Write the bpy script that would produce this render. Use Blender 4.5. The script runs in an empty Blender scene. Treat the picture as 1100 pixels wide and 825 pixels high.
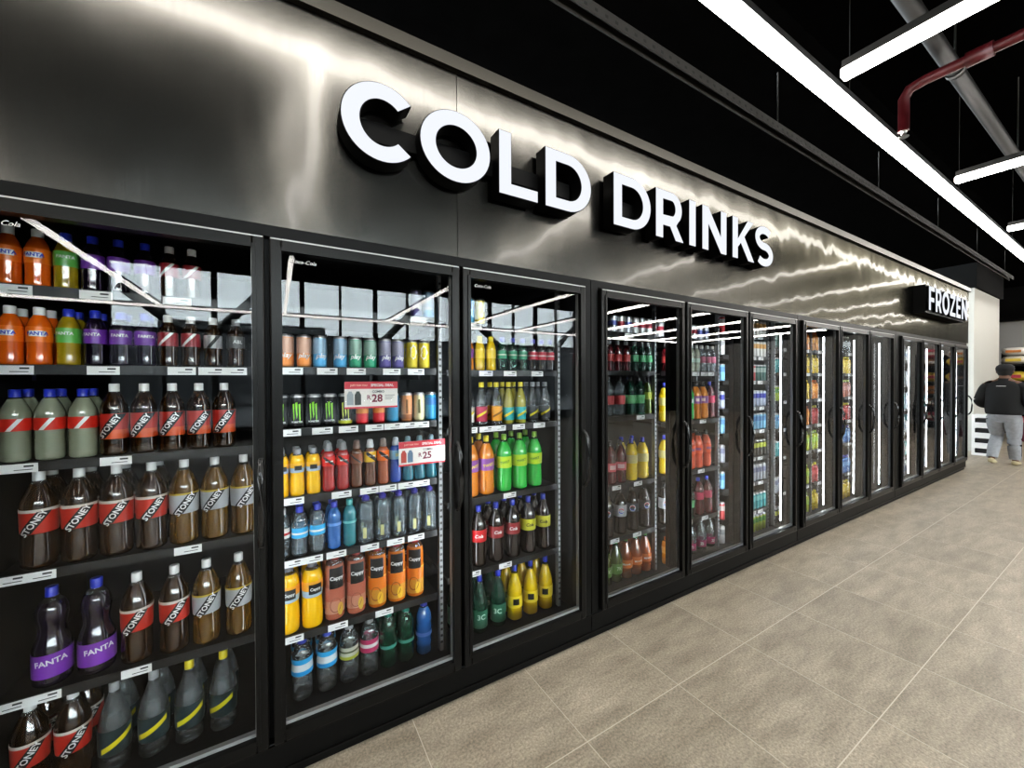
import bpy, bmesh, math, random
from mathutils import Vector, Matrix
random.seed(7)
PI = math.pi
sc = bpy.context.scene
COL = sc.collection

# ------------------------------------------------------------------ materials
def nt(name):
    m = bpy.data.materials.new(name); m.use_nodes = True
    t = m.node_tree; t.nodes.clear()
    out = t.nodes.new('ShaderNodeOutputMaterial')
    return m, t, out

def pbr(name, col, rough=0.5, metal=0.0, coat=0.0, emit=None, estr=0.0, bump=None, spec=0.5, var=0.0):
    m, t, out = nt(name)
    b = t.nodes.new('ShaderNodeBsdfPrincipled')
    b.inputs['Base Color'].default_value = (*col, 1)
    b.inputs['Roughness'].default_value = rough
    b.inputs['Metallic'].default_value = metal
    b.inputs['Coat Weight'].default_value = coat
    b.inputs['Coat Roughness'].default_value = 0.05
    b.inputs['Specular IOR Level'].default_value = spec
    if emit:
        b.inputs['Emission Color'].default_value = (*emit, 1)
        b.inputs['Emission Strength'].default_value = estr
    if bump or var:
        tc = t.nodes.new('ShaderNodeTexCoord')
        n = t.nodes.new('ShaderNodeTexNoise'); n.inputs['Scale'].default_value = bump[0] if bump else 8
        n.inputs['Detail'].default_value = 4
        t.links.new(tc.outputs['Object'], n.inputs['Vector'])
        if bump:
            bp = t.nodes.new('ShaderNodeBump'); bp.inputs['Strength'].default_value = bump[1]
            bp.inputs['Distance'].default_value = 0.01
            t.links.new(n.outputs['Fac'], bp.inputs['Height']); t.links.new(bp.outputs['Normal'], b.inputs['Normal'])
        if var:
            mx = t.nodes.new('ShaderNodeMix'); mx.data_type = 'RGBA'
            mx.inputs[6].default_value = (*[c*(1-var) for c in col], 1)
            mx.inputs[7].default_value = (*[min(1, c*(1+var)) for c in col], 1)
            t.links.new(n.outputs['Fac'], mx.inputs[0]); t.links.new(mx.outputs[2], b.inputs['Base Color'])
    t.links.new(b.outputs[0], out.inputs[0])
    return m

def emis(name, col, s):
    m, t, out = nt(name)
    e = t.nodes.new('ShaderNodeEmission'); e.inputs[0].default_value = (*col, 1); e.inputs[1].default_value = s
    t.links.new(e.outputs[0], out.inputs[0]); return m

def thin_glass(name, tint=(1, 1, 1), ior=1.5, rough=0.0, wave=None):
    """A flat pane: what is not mirrored passes straight through."""
    m, t, out = nt(name)
    tr = t.nodes.new('ShaderNodeBsdfTransparent'); tr.inputs[0].default_value = (*tint, 1)
    gl = t.nodes.new('ShaderNodeBsdfGlossy'); gl.inputs['Roughness'].default_value = rough
    fr = t.nodes.new('ShaderNodeFresnel'); fr.inputs['IOR'].default_value = ior
    mx = t.nodes.new('ShaderNodeMixShader')
    if wave:
        tc = t.nodes.new('ShaderNodeTexCoord'); n = t.nodes.new('ShaderNodeTexNoise')
        n.inputs['Scale'].default_value = wave[0]; n.inputs['Detail'].default_value = 0
        bp = t.nodes.new('ShaderNodeBump'); bp.inputs['Strength'].default_value = 1; bp.inputs['Distance'].default_value = wave[1]
        t.links.new(tc.outputs['Object'], n.inputs['Vector']); t.links.new(n.outputs['Fac'], bp.inputs['Height'])
        t.links.new(bp.outputs[0], gl.inputs['Normal'])
    t.links.new(fr.outputs[0], mx.inputs[0]); t.links.new(tr.outputs[0], mx.inputs[1]); t.links.new(gl.outputs[0], mx.inputs[2])
    t.links.new(mx.outputs[0], out.inputs[0]); return m

def liquid(name, col, see=0.35, tint=None, rough=0.12):
    """Plastic bottle wall with drink behind it: partly see-through, glossy skin."""
    m, t, out = nt(name)
    b = t.nodes.new('ShaderNodeBsdfPrincipled'); b.inputs['Base Color'].default_value = (*col, 1)
    b.inputs['Roughness'].default_value = rough; b.inputs['Coat Weight'].default_value = 0.5; b.inputs['Coat Roughness'].default_value = 0.04
    if see > 0:
        tr = t.nodes.new('ShaderNodeBsdfTransparent'); tr.inputs[0].default_value = (*(tint or [min(1, c*1.6+.05) for c in col]), 1)
        gl = t.nodes.new('ShaderNodeBsdfGlossy'); gl.inputs['Roughness'].default_value = 0.05
        lw = t.nodes.new('ShaderNodeLayerWeight'); lw.inputs[0].default_value = 0.35
        m1 = t.nodes.new('ShaderNodeMixShader'); m1.inputs[0].default_value = see
        t.links.new(b.outputs[0], m1.inputs[1]); t.links.new(tr.outputs[0], m1.inputs[2])
        m2 = t.nodes.new('ShaderNodeMixShader'); t.links.new(lw.outputs['Fresnel'], m2.inputs[0])
        t.links.new(m1.outputs[0], m2.inputs[1]); t.links.new(gl.outputs[0], m2.inputs[2])
        t.links.new(m2.outputs[0], out.inputs[0])
    else:
        t.links.new(b.outputs[0], out.inputs[0])
    return m

_mc = {}
def flat(col, rough=0.4, metal=0.0):
    k = (tuple(round(c, 3) for c in col), rough, metal)
    if k not in _mc: _mc[k] = pbr('printed_%d' % len(_mc), col, rough, metal, coat=0.2)
    return _mc[k]

M = {}
M['black'] = pbr('black_powder_coat', (.0035, .0035, .0033), .42, spec=.16)
M['frame'] = pbr('dark_anodised_frame', (.010, .0097, .009), .3, .35, spec=.25)
M['gasket'] = pbr('rubber_gasket', (.008, .008, .008), .6)
M['inside'] = pbr('cooler_liner', (.010, .011, .012), .6, var=.3)
M['shelf'] = pbr('dark_shelf', (.012, .0125, .013), .4)
M['rail'] = pbr('black_price_rail', (.014, .0145, .015), .35)
M['post'] = pbr('white_slotted_post', (.20, .21, .215), .4)
M['slot'] = pbr('slot_dark', (.01, .01, .01), .6)
M['tag'] = pbr('white_ticket', (.80, .80, .79), .5)
M['ink'] = pbr('dark_print', (.06, .06, .06), .6)
LED = [emis('cool_led_%d' % k, (.90, .96, 1.0), v) for k, v in enumerate((8.0, 20.0, 18.0, 42.0, 22.0))]
M['alu'] = pbr('aluminium', (.5, .5, .5), .35, .9)
M['spacer'] = pbr('satin_spacer_and_highlight', (.42, .42, .41), .4, .3)  # glass spacers, and the lamp highlight put in along the door tops
M['lamp'] = emis('linear_lamp_diffuser', (1.0, .962, .905), 24)
M['lampbody'] = pbr('lamp_housing', (.02, .02, .02), .5)
M['face'] = emis('sign_face', (.90, .93, 1.0), .86)
M['return'] = pbr('sign_return_black', (.002, .002, .002), .5, spec=.12)
M['pane'] = thin_glass('door_glass', (.985, .99, .988), 1.37)
M['pane_in'] = thin_glass('door_glass_inner', (.985, .99, .988), 1.26)
M['pane_wavy'] = thin_glass('door_glass_wavy', (.985, .99, .988), 1.95, wave=(2.0, .0009))
M['winglass'] = thin_glass('window_glass', (.92, .95, .95), 1.5)
M['clip'] = thin_glass('clear_clip', (.9, .92, .92), 1.4)
M['white'] = pbr('white_plastic', (.75, .75, .74), .4)
M['decal'] = pbr('white_decal', (.75, .75, .75), .5)
M['wallwhite'] = pbr('white_painted_wall', (.48, .47, .43), .7, bump=(60, .04), var=.04)
M['wallgrey'] = pbr('grey_painted_wall', (.33, .33, .32), .75, bump=(60, .04), var=.06)
M['walldark'] = pbr('dark_painted_wall', (.008, .008, .008), .8, var=.2, spec=.1)
M['ceil'] = pbr('black_soffit', (.0022, .0021, .002), .9, var=.5, spec=.0)
M['steel'] = pbr('galvanised_dark', (.04, .039, .037), .5, .3, var=.25)
M['pipe'] = pbr('dark_grey_pipe', (.010, .0095, .009), .5, spec=.3)
M['red_pipe'] = pbr('red_sprinkler_pipe', (.06, .004, .006), .45)

def floor_mat():
    m, t, out = nt('stone_tile_floor')
    N = t.nodes.new; L = t.links.new
    tc = N('ShaderNodeTexCoord'); sep = N('ShaderNodeSeparateXYZ'); L(tc.outputs['Object'], sep.inputs[0])
    def line(axis, off, size, w):
        a = N('ShaderNodeMath'); a.operation = 'SUBTRACT'; a.inputs[1].default_value = off; L(sep.outputs[axis], a.inputs[0])
        d = N('ShaderNodeMath'); d.operation = 'DIVIDE'; d.inputs[1].default_value = size; L(a.outputs[0], d.inputs[0])
        f = N('ShaderNodeMath'); f.operation = 'FRACT'; L(d.outputs[0], f.inputs[0])
        p = N('ShaderNodeMath'); p.operation = 'PINGPONG'; p.inputs[1].default_value = .5; L(f.outputs[0], p.inputs[0])
        c = N('ShaderNodeMath'); c.operation = 'LESS_THAN'; c.inputs[1].default_value = w/size; L(p.outputs[0], c.inputs[0])
        fl = N('ShaderNodeMath'); fl.operation = 'FLOOR'; L(d.outputs[0], fl.inputs[0])
        return c, fl
    lx, ix = line('X', .517, .605, .0016); ly, iy = line('Y', -.487, .598, .0021)
    g = N('ShaderNodeMath'); g.operation = 'MAXIMUM'; L(lx.outputs[0], g.inputs[0]); L(ly.outputs[0], g.inputs[1])
    cmb = N('ShaderNodeCombineXYZ'); L(ix.outputs[0], cmb.inputs[0]); L(iy.outputs[0], cmb.inputs[1])
    wn = N('ShaderNodeTexWhiteNoise'); wn.noise_dimensions = '3D'; L(cmb.outputs[0], wn.inputs['Vector'])
    # per tile offset so the veining breaks at the joints
    off = N('ShaderNodeVectorMath'); off.operation = 'MULTIPLY_ADD'; off.inputs[1].default_value = (9, 9, 9)
    L(wn.outputs['Color'], off.inputs[0]); L(tc.outputs['Object'], off.inputs[2])
    mp = N('ShaderNodeMapping'); mp.inputs['Scale'].default_value = (1.0, 3.4, 1); L(off.outputs[0], mp.inputs[0])
    n1 = N('ShaderNodeTexNoise'); n1.inputs['Scale'].default_value = 3.2; n1.inputs['Detail'].default_value = 7; n1.inputs['Roughness'].default_value = .62
    L(mp.outputs[0], n1.inputs['Vector'])
    n2 = N('ShaderNodeTexNoise'); n2.inputs['Scale'].default_value = 95; n2.inputs['Detail'].default_value = 5; n2.inputs['Roughness'].default_value = .7; L(tc.outputs['Object'], n2.inputs['Vector'])
    r1 = N('ShaderNodeValToRGB'); r1.color_ramp.elements[0].position = .32; r1.color_ramp.elements[1].position = .72
    r1.color_ramp.elements[0].color = (.30, .258, .205, 1); r1.color_ramp.elements[1].color = (.49, .43, .35, 1)
    L(n1.outputs['Fac'], r1.inputs[0])
    r2 = N('ShaderNodeValToRGB'); r2.color_ramp.elements[0].position = .3; r2.color_ramp.elements[1].position = .75
    r2.color_ramp.elements[0].color = (.52, .52, .52, 1); r2.color_ramp.elements[1].color = (1.5, 1.47, 1.40, 1)
    L(n2.outputs['Fac'], r2.inputs[0])
    mu = N('ShaderNodeMix'); mu.data_type = 'RGBA'; mu.blend_type = 'MULTIPLY'; mu.inputs[0].default_value = 1
    L(r1.outputs[0], mu.inputs[6]); L(r2.outputs[0], mu.inputs[7])
    tv = N('ShaderNodeMapRange'); tv.inputs[3].default_value = .93; tv.inputs[4].default_value = 1.06; L(wn.outputs['Value'], tv.inputs[0])
    mv = N('ShaderNodeMix'); mv.data_type = 'RGBA'; mv.blend_type = 'MULTIPLY'; mv.inputs[0].default_value = 1
    L(mu.outputs[2], mv.inputs[6]); L(tv.outputs[0], mv.inputs[7])
    fin = N('ShaderNodeMix'); fin.data_type = 'RGBA'; fin.inputs[7].default_value = (.62, .57, .48, 1)
    L(g.outputs[0], fin.inputs[0]); L(mv.outputs[2], fin.inputs[6])
    b = N('ShaderNodeBsdfPrincipled'); L(fin.outputs[2], b.inputs['Base Color'])
    rr = N('ShaderNodeMapRange'); rr.inputs[3].default_value = .34; rr.inputs[4].default_value = .52; L(n1.outputs['Fac'], rr.inputs[0]); L(rr.outputs[0], b.inputs['Roughness'])
    bp = N('ShaderNodeBump'); bp.inputs['Strength'].default_value = .12; bp.inputs['Distance'].default_value = .004
    L(n2.outputs['Fac'], bp.inputs['Height']); L(bp.outputs[0], b.inputs['Normal'])
    L(b.outputs[0], out.inputs[0]); return m
M['floor'] = floor_mat()

def metal_mat():
    m, t, out = nt('brushed_dark_steel')
    N = t.nodes.new; L = t.links.new
    tc = N('ShaderNodeTexCoord')
    b = N('ShaderNodeBsdfPrincipled'); b.inputs['Base Color'].default_value = (.084, .0815, .075, 1)
    b.inputs['Metallic'].default_value = 1; b.inputs['Roughness'].default_value = .3
    mp = N('ShaderNodeMapping'); mp.inputs['Scale'].default_value = (2.0, 1, 1.2); L(tc.outputs['Object'], mp.inputs[0])
    n = N('ShaderNodeTexNoise'); n.inputs['Scale'].default_value = 2.2; n.inputs['Detail'].default_value = .8; L(mp.outputs[0], n.inputs['Vector'])
    mp2 = N('ShaderNodeMapping'); mp2.inputs['Scale'].default_value = (260, 1, 3); L(tc.outputs['Object'], mp2.inputs[0])
    n2 = N('ShaderNodeTexNoise'); n2.inputs['Scale'].default_value = 1; n2.inputs['Detail'].default_value = 2; L(mp2.outputs[0], n2.inputs['Vector'])
    b1 = N('ShaderNodeBump'); b1.inputs['Strength'].default_value = 1; b1.inputs['Distance'].default_value = .006; L(n.outputs['Fac'], b1.inputs['Height'])
    b2 = N('ShaderNodeBump'); b2.inputs['Strength'].default_value = .05; b2.inputs['Distance'].default_value = .0006; L(n2.outputs['Fac'], b2.inputs['Height']); L(b1.outputs[0], b2.inputs['Normal'])
    L(b2.outputs[0], b.inputs['Normal'])
    r = N('ShaderNodeMapRange'); r.inputs[3].default_value = .20; r.inputs[4].default_value = .29; b.inputs['Specular Tint'].default_value = (.40, .395, .372, 1); b.inputs['Coat Weight'].default_value = .14; b.inputs['Coat Roughness'].default_value = .07; b.inputs['Coat IOR'].default_value = 1.5; L(b1.outputs[0], b.inputs['Coat Normal']); L(n2.outputs['Fac'], r.inputs[0]); L(r.outputs[0], b.inputs['Roughness'])
    L(b.outputs[0], out.inputs[0]); return m
M['brushed'] = metal_mat()

# ------------------------------------------------------------------ mesh helpers
def put(o, parent=None):
    COL.objects.link(o)
    if parent is not None: o.parent = parent
    return o

def mesh_obj(name, bm, mats, parent=None, loc=(0, 0, 0), smooth=False):
    me = bpy.data.meshes.new(name); bm.normal_update(); bm.to_mesh(me); bm.free()
    for m in (mats if isinstance(mats, (list, tuple)) else [mats]): me.materials.append(m)
    if smooth:
        for p in me.polygons: p.use_smooth = True
    o = bpy.data.objects.new(name, me); o.location = loc
    return put(o, parent)

def tag(o, label, cat, group=None, kind=None):
    o['label'] = label; o['category'] = cat
    if group: o['group'] = group
    if kind: o['kind'] = kind
    return o

def struct(o): o['kind'] = 'structure'; return o

def empty(name, loc):
    o = bpy.data.objects.new(name, None); o.location = loc; o.empty_display_size = .05
    return put(o)

def box(bm, x0, x1, y0, y1, z0, z1, mi=0, bevel=0):
    vs = [bm.verts.new(p) for p in ((x0, y0, z0), (x1, y0, z0), (x1, y1, z0), (x0, y1, z0), (x0, y0, z1), (x1, y0, z1), (x1, y1, z1), (x0, y1, z1))]
    fs = []
    for q in ((0, 3, 2, 1), (4, 5, 6, 7), (0, 1, 5, 4), (1, 2, 6, 5), (2, 3, 7, 6), (3, 0, 4, 7)):
        f = bm.faces.new([vs[i] for i in q]); f.material_index = mi; fs.append(f)
    if bevel:
        es = list({e for f in fs for e in f.edges})
        bmesh.ops.bevel(bm, geom=es, offset=bevel, segments=2, affect='EDGES', profile=.5, material=-1)

def tube(bm, pts, r, n=10, mi=0, caps=True):
    pts = [Vector(p) for p in pts]; rings = []
    rr = r if isinstance(r, (list, tuple)) else [r]*len(pts)
    up = Vector((0, 0, 1))
    for i, p in enumerate(pts):
        d = (pts[min(i+1, len(pts)-1)] - pts[max(i-1, 0)]).normalized()
        a = d.cross(up)
        if a.length < .05: a = d.cross(Vector((0, 1, 0)))
        a.normalize(); b = a.cross(d)
        rings.append([bm.verts.new(p + rr[i]*(a*math.cos(2*PI*k/n) + b*math.sin(2*PI*k/n))) for k in range(n)])
    for i in range(len(rings)-1):
        for k in range(n):
            f = bm.faces.new((rings[i][k], rings[i][(k+1) % n], rings[i+1][(k+1) % n], rings[i+1][k])); f.material_index = mi; f.smooth = True
    if caps:
        bm.faces.new(rings[0]).material_index = mi; bm.faces.new(list(reversed(rings[-1]))).material_index = mi

def lathe(bm, prof, n=20, mi=None, flute=None):
    """prof: (radius, z) from the bottom up; mi(z) picks the material; flute(a, z) scales the radius."""
    rings = []
    for r, z in prof:
        if r < 1e-5: rings.append([bm.verts.new((0, 0, z))])
        else:
            ring = []
            for k in range(n):
                a = 2*PI*k/n; q = r*(flute(a, z) if flute else 1)
                ring.append(bm.verts.new((q*math.cos(a), q*math.sin(a), z)))
            rings.append(ring)
    for i in range(len(rings)-1):
        A, B = rings[i], rings[i+1]; idx = mi((prof[i][1]+prof[i+1][1])/2) if mi else 0
        for k in range(n):
            if len(A) == 1: vs = (A[0], B[(k+1) % n], B[k])
            elif len(B) == 1: vs = (A[k], A[(k+1) % n], B[0])
            else: vs = (A[k], A[(k+1) % n], B[(k+1) % n], B[k])
            f = bm.faces.new(vs); f.material_index = idx; f.smooth = True

def spline_prof(pts, n=34):
    """Catmull-Rom through (r, z) points."""
    out = []; P = [pts[0]] + list(pts) + [pts[-1]]
    seg = len(pts)-1; per = max(2, n//seg)
    for i in range(seg):
        p0, p1, p2, p3 = P[i], P[i+1], P[i+2], P[i+3]
        for k in range(per):
            t = k/per
            out.append(tuple(.5*((2*p1[j]) + (-p0[j]+p2[j])*t + (2*p0[j]-5*p1[j]+4*p2[j]-p3[j])*t*t + (-p0[j]+3*p1[j]-3*p2[j]+p3[j])*t**3) for j in (0, 1)))
    out.append(pts[-1]); return out

def rad_at(prof, z):
    for (r0, z0), (r1, z1) in zip(prof, prof[1:]):
        if z0 <= z <= z1 and z1 > z0: return r0 + (r1-r0)*(z-z0)/(z1-z0)
    return prof[-1][0]

def text_bm(body, size, bold=0.0, shear=0.0):
    cu = bpy.data.curves.new('txt', 'FONT'); cu.body = body; cu.size = size; cu.offset = bold*size; cu.shear = shear
    cu.align_x = 'CENTER'; cu.align_y = 'CENTER'; cu.resolution_u = 2; cu.fill_mode = 'FRONT'
    o = bpy.data.objects.new('txt', cu); COL.objects.link(o)
    bpy.context.view_layer.update()
    dg = bpy.context.evaluated_depsgraph_get()
    me = bpy.data.meshes.new_from_object(o.evaluated_get(dg), depsgraph=dg)
    bm = bmesh.new(); bm.from_mesh(me)
    bpy.data.objects.remove(o); bpy.data.curves.remove(cu); bpy.data.meshes.remove(me)
    return bm

def wrap(bm, prof, z0, off, ang=0.0, rot=0.0, squash=1.0):
    """Lay a flat (x, y) mesh round the bottle: x runs round it, y goes up from z0; rot turns it first."""
    c, s = math.cos(rot), math.sin(rot)
    for v in bm.verts:
        x, y = v.co.x, v.co.y; u, w = x*c - y*s, x*s + y*c
        r = rad_at(prof, z0 + w) + off; a = -PI/2 + ang + u/max(r, .01)
        v.co = (r*math.cos(a)*squash, r*math.sin(a), z0 + w)

def sheet(w, h, nx=14, ny=3, slant=0.0):
    bm = bmesh.new(); g = [[bm.verts.new((-w/2 + w*i/nx + slant*(j/ny - .5), -h/2 + h*j/ny, 0)) for i in range(nx+1)] for j in range(ny+1)]
    for j in range(ny):
        for i in range(nx): bm.faces.new((g[j][i], g[j][i+1], g[j+1][i+1], g[j+1][i])).smooth = True
    return bm

def copy_tree(o, parent=None):
    c = o.copy(); COL.objects.link(c)
    if parent is not None: c.parent = parent; c.matrix_parent_inverse = o.matrix_parent_inverse
    for ch in o.children: copy_tree(ch, c)
    return c

# ------------------------------------------------------------------ room shell
bm = bmesh.new(); box(bm, -9, 19, -11.2, 4, -.1, 0); struct(mesh_obj('floor', bm, M['floor']))
bm = bmesh.new(); box(bm, -9, 19, -11.2, 4, 4.6, 4.7); struct(mesh_obj('ceiling', bm, M['ceil']))
# lowered black soffit slab above the coolers, ends before the far wall
bm = bmesh.new(); box(bm, -9, 16.8, -.45, 4, 3.95, 4.6); struct(mesh_obj('ceiling_soffit', bm, M['ceil']))
# brushed panels over the coolers, thin open joints between the sheets
bm = bmesh.new()
xs = [-9, -4.35, -1.8, .745, 3.3, 5.85, 8.4, 10.1]
for a, b in zip(xs, xs[1:]): box(bm, a+.0015, b-.0015, -.004, .06, 2.13, 3.0)
struct(mesh_obj('wall_left', bm, M['brushed']))
bm = bmesh.new(); box(bm, -9, 10.1, .0, .06, 2.1305, 3.06); box(bm, -9, 10.1, .06, 2.2, 2.96, 3.06); box(bm, 9.98, 10.1, .06, 2.2, .0, 2.96); box(bm, -9, -.83, .0, .06, 0, 2.13)
struct(mesh_obj('wall_left_core', bm, M['black']))
bm = bmesh.new(); box(bm, -9, 10.11, -.03, .02, 3.0, 3.06); struct(mesh_obj('trim_1', bm, pbr('brushed_trim', (.06, .057, .05), .4, .9)))
# end wall beyond the coolers: white pier, grey far wall with dark band above
bm = bmesh.new(); box(bm, 12.6, 15.0, .35, 3.9, 0, 3.44); struct(mesh_obj('wall_pier', bm, M['wallwhite']))
bm = bmesh.new(); box(bm, 12.5, 15.1, .30, 3.9, 3.44, 3.95); struct(mesh_obj('trim_2', bm, M['walldark']))
bm = bmesh.new(); box(bm, 18.5, 18.7, -11.2, 4, 0, 3.2); struct(mesh_obj('wall_back', bm, M['wallgrey']))
bm = bmesh.new(); box(bm, 18.2, 18.7, -11.2, 4, 3.2, 4.6); struct(mesh_obj('wall_back_band', bm, M['walldark']))
bm = bmesh.new(); box(bm, 10.1, 18.5, 3.9, 4.05, 0, 4.6); struct(mesh_obj('wall_recess', bm, M['wallgrey']))
bm = bmesh.new(); box(bm, -9.2, -9, -11.2, 4, 0, 4.6); struct(mesh_obj('wall_front', bm, M['walldark']))
# window side of the shop, behind the camera, mirrored in the cooler doors
WX0, WX1 = -3.4, 12.8
bm = bmesh.new()
box(bm, -9, WX0, -11.2, -10.95, 0, 4.6); box(bm, WX1, 18.5, -11.2, -10.95, 0, 4.6)
box(bm, WX0, WX1, -11.2, -10.95, 4.46, 4.6); box(bm, WX0, WX1, -11.2, -10.95, 0, .25)
struct(mesh_obj('wall_right', bm, M['walldark']))
nw = 8; ww = (WX1-WX0)/nw
for i in range(nw):
    x0 = WX0 + i*ww; bm = bmesh.new()
    for x in (x0, x0+ww-.06): box(bm, x, x+.06, -11.14, -11.0, .25, 4.46)
    box(bm, x0+ww/2-.03, x0+ww/2+.03, -11.13, -11.01, .25, 4.46)
    for z in (.25, 2.82, 3.36, 4.40): box(bm, x0+.06, x0+ww-.06, -11.12, -11.02, z, z+.06)
    f = struct(mesh_obj('window_%d' % (i+1), bm, M['black']))
    bm = bmesh.new(); g = [bm.verts.new(p) for p in ((x0, -11.07, .25), (x0+ww, -11.07, .25), (x0+ww, -11.07, 4.46), (x0, -11.07, 4.46))]; bm.faces.new(g)
    mesh_obj('glass_pane', bm, M['winglass'], f)
# slanted steel of the forecourt canopy outside, and the dark block across the street
bm = bmesh.new()
for x0, z0, x1, z1 in ((-3.2, 4.2, -1.2, 2.2), (-1.9, 2.3, -.3, 4.4), (2.2, 2.1, 4.0, 4.3), (5.6, 4.4, 8.0, 2.2), (9, 2.2, 11, 4.3)):
    tube(bm, [(x0*1.15, -13.0, z0), (x1*1.15, -13.0, z1)], .13, 4)
struct(mesh_obj('outside_canopy', bm, M['steel']))
bm = bmesh.new(); box(bm, -30, 40, -32, -30, 0, 4.7); box(bm, -6, 3, -30, -29, 0, 5.3); box(bm, -40, 45, -32, -11.3, -.2, -.1); struct(mesh_obj('outside_block', bm, pbr('street_dark', (.05, .052, .055), .8, var=.5)))

# ------------------------------------------------------------------ ceiling services
def strip(x0, x1, y0, y1, z, label):
    lx, ly = x1-x0, y1-y0; e = empty('linear_lamp', ((x0+x1)/2, (y0+y1)/2, z)); tag(e, label, 'lamp', 'linear ceiling lamps')
    bm = bmesh.new(); h = .012; box(bm, -lx/2+h, lx/2-h, -ly/2+h, ly/2-h, .022, .07, bevel=.004); mesh_obj('housing', bm, M['lampbody'], e)
    w = .006; bm = bmesh.new(); box(bm, -lx/2+w, lx/2-w, -ly/2+w, ly/2-w, -.03, .024, bevel=.012); mesh_obj('diffuser', bm, M['lamp'], e)
    long = max(lx, ly); n = max(2, int(long/2.4))
    for k in range(n):
        bm = bmesh.new(); s = -long/2 + long*(k+.5)/n; p = (s, 0) if lx > ly else (0, s)
        zt = (3.95 if (y0+y1)/2 > -.45 else 4.6) - z
        tube(bm, [(p[0], p[1], .07), (p[0], p[1], zt)], .0028, 5)
        mesh_obj('hanging_wire', bm, M['steel'], e)
strip(-6, 17.8, -.705, -.615, 3.32, 'long white lamp line running parallel to the cooler wall')
strip(-6, 17.8, -10.49, -10.40, 3.32, 'long white lamp line parallel to the window wall')
for i, x in enumerate((-4.7, -2.3, .2, 2.86, 5.25, 7.5, 9.9, 12.3, 14.7, 16.9)):
    strip(x-.04, x+.04, -10.38, -.75, 3.32, ['white lamp line crossing the hall at its dark end', 'white cross lamp hung short of the leftmost cooler door', 'white cross lamp over the second cooler door',
          'white cross lamp opposite the letters D R I N', 'white cross lamp beside the red pipe', 'white cross lamp opposite the freezer doors', 'white cross lamp opposite the frozen sign', 'white cross lamp over the walking person', 'added white cross lamp over the white pier, brightening the far floor', 'added white cross lamp nearest the grey far wall, brightening the floor'][i])  # the last two are extra lamps added to brighten the far floor
# perforated steel channel under the soffit
bm = bmesh.new(); box(bm, -6, 12.4, -.19, -.184, 3.46, 3.52); box(bm, -6, 12.4, -.19, -.13, 3.52, 3.526); box(bm, -6, 12.4, -.136, -.13, 3.46, 3.52)
for k in range(150): box(bm, 1.0+k*.075, 1.022+k*.075, -.1912, -.19, 3.481, 3.497, 1)
ch = tag(mesh_obj('steel_channel', bm, [M['steel'], M['slot']]), 'perforated dark steel channel hung along the soffit above the coolers', 'channel')
for k in range(9):
    bm = bmesh.new(); tube(bm, [(-5+k*2.1, -.16, 3.526), (-5+k*2.1, -.16, 3.95)], .004, 6); mesh_obj('hanging_rod', bm, M['steel'], ch)
bm = bmesh.new(); tube(bm, [(-6, -.95, 3.75), (16, -.95, 3.75)], .045, 12)
pp = tag(mesh_obj('ceiling_pipe', bm, M['pipe']), 'dark grey pipe under the ceiling parallel to the cooler wall', 'pipe')
for k in range(9):
    bm = bmesh.new(); tube(bm, [(-5+k*2.3-.025, -.95, 3.75), (-5+k*2.3+.025, -.95, 3.75)], .053, 12); tube(bm, [(-5+k*2.3, -.95, 3.8), (-5+k*2.3, -.95, 4.6)], .006, 6)
    mesh_obj('pipe_clamp', bm, M['steel'], pp)
bm = bmesh.new(); tube(bm, [(3.93, -8, 3.64), (3.93, -.86, 3.64), (3.93, -.78, 3.625), (3.93, -.75, 3.57), (3.93, -.75, 3.34)], .033, 12)
rp = tag(mesh_obj('sprinkler_pipe', bm, M['red_pipe']), 'dark red sprinkler pipe with a drop beside the long lamp', 'pipe')
bm = bmesh.new(); tube(bm, [(3.93, -1.17, 3.64), (3.93, -1.05, 3.64)], .047, 12); mesh_obj('pipe_coupling', bm, M['red_pipe'], rp)
bm = bmesh.new(); tube(bm, [(3.93, -.75, 3.34), (3.93, -.75, 3.31), (3.93, -.75, 3.30), (3.93, -.75, 3.295)], [.02, .012, .03, .03], 10); mesh_obj('sprinkler_head', bm, M['alu'], rp)
for k in range(4):
    bm = bmesh.new(); tube(bm, [(3.93, -1.6-k*1.9, 3.673), (3.93, -1.6-k*1.9, 4.6)], .006, 6); mesh_obj('pipe_hanger', bm, M['steel'], rp)

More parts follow.
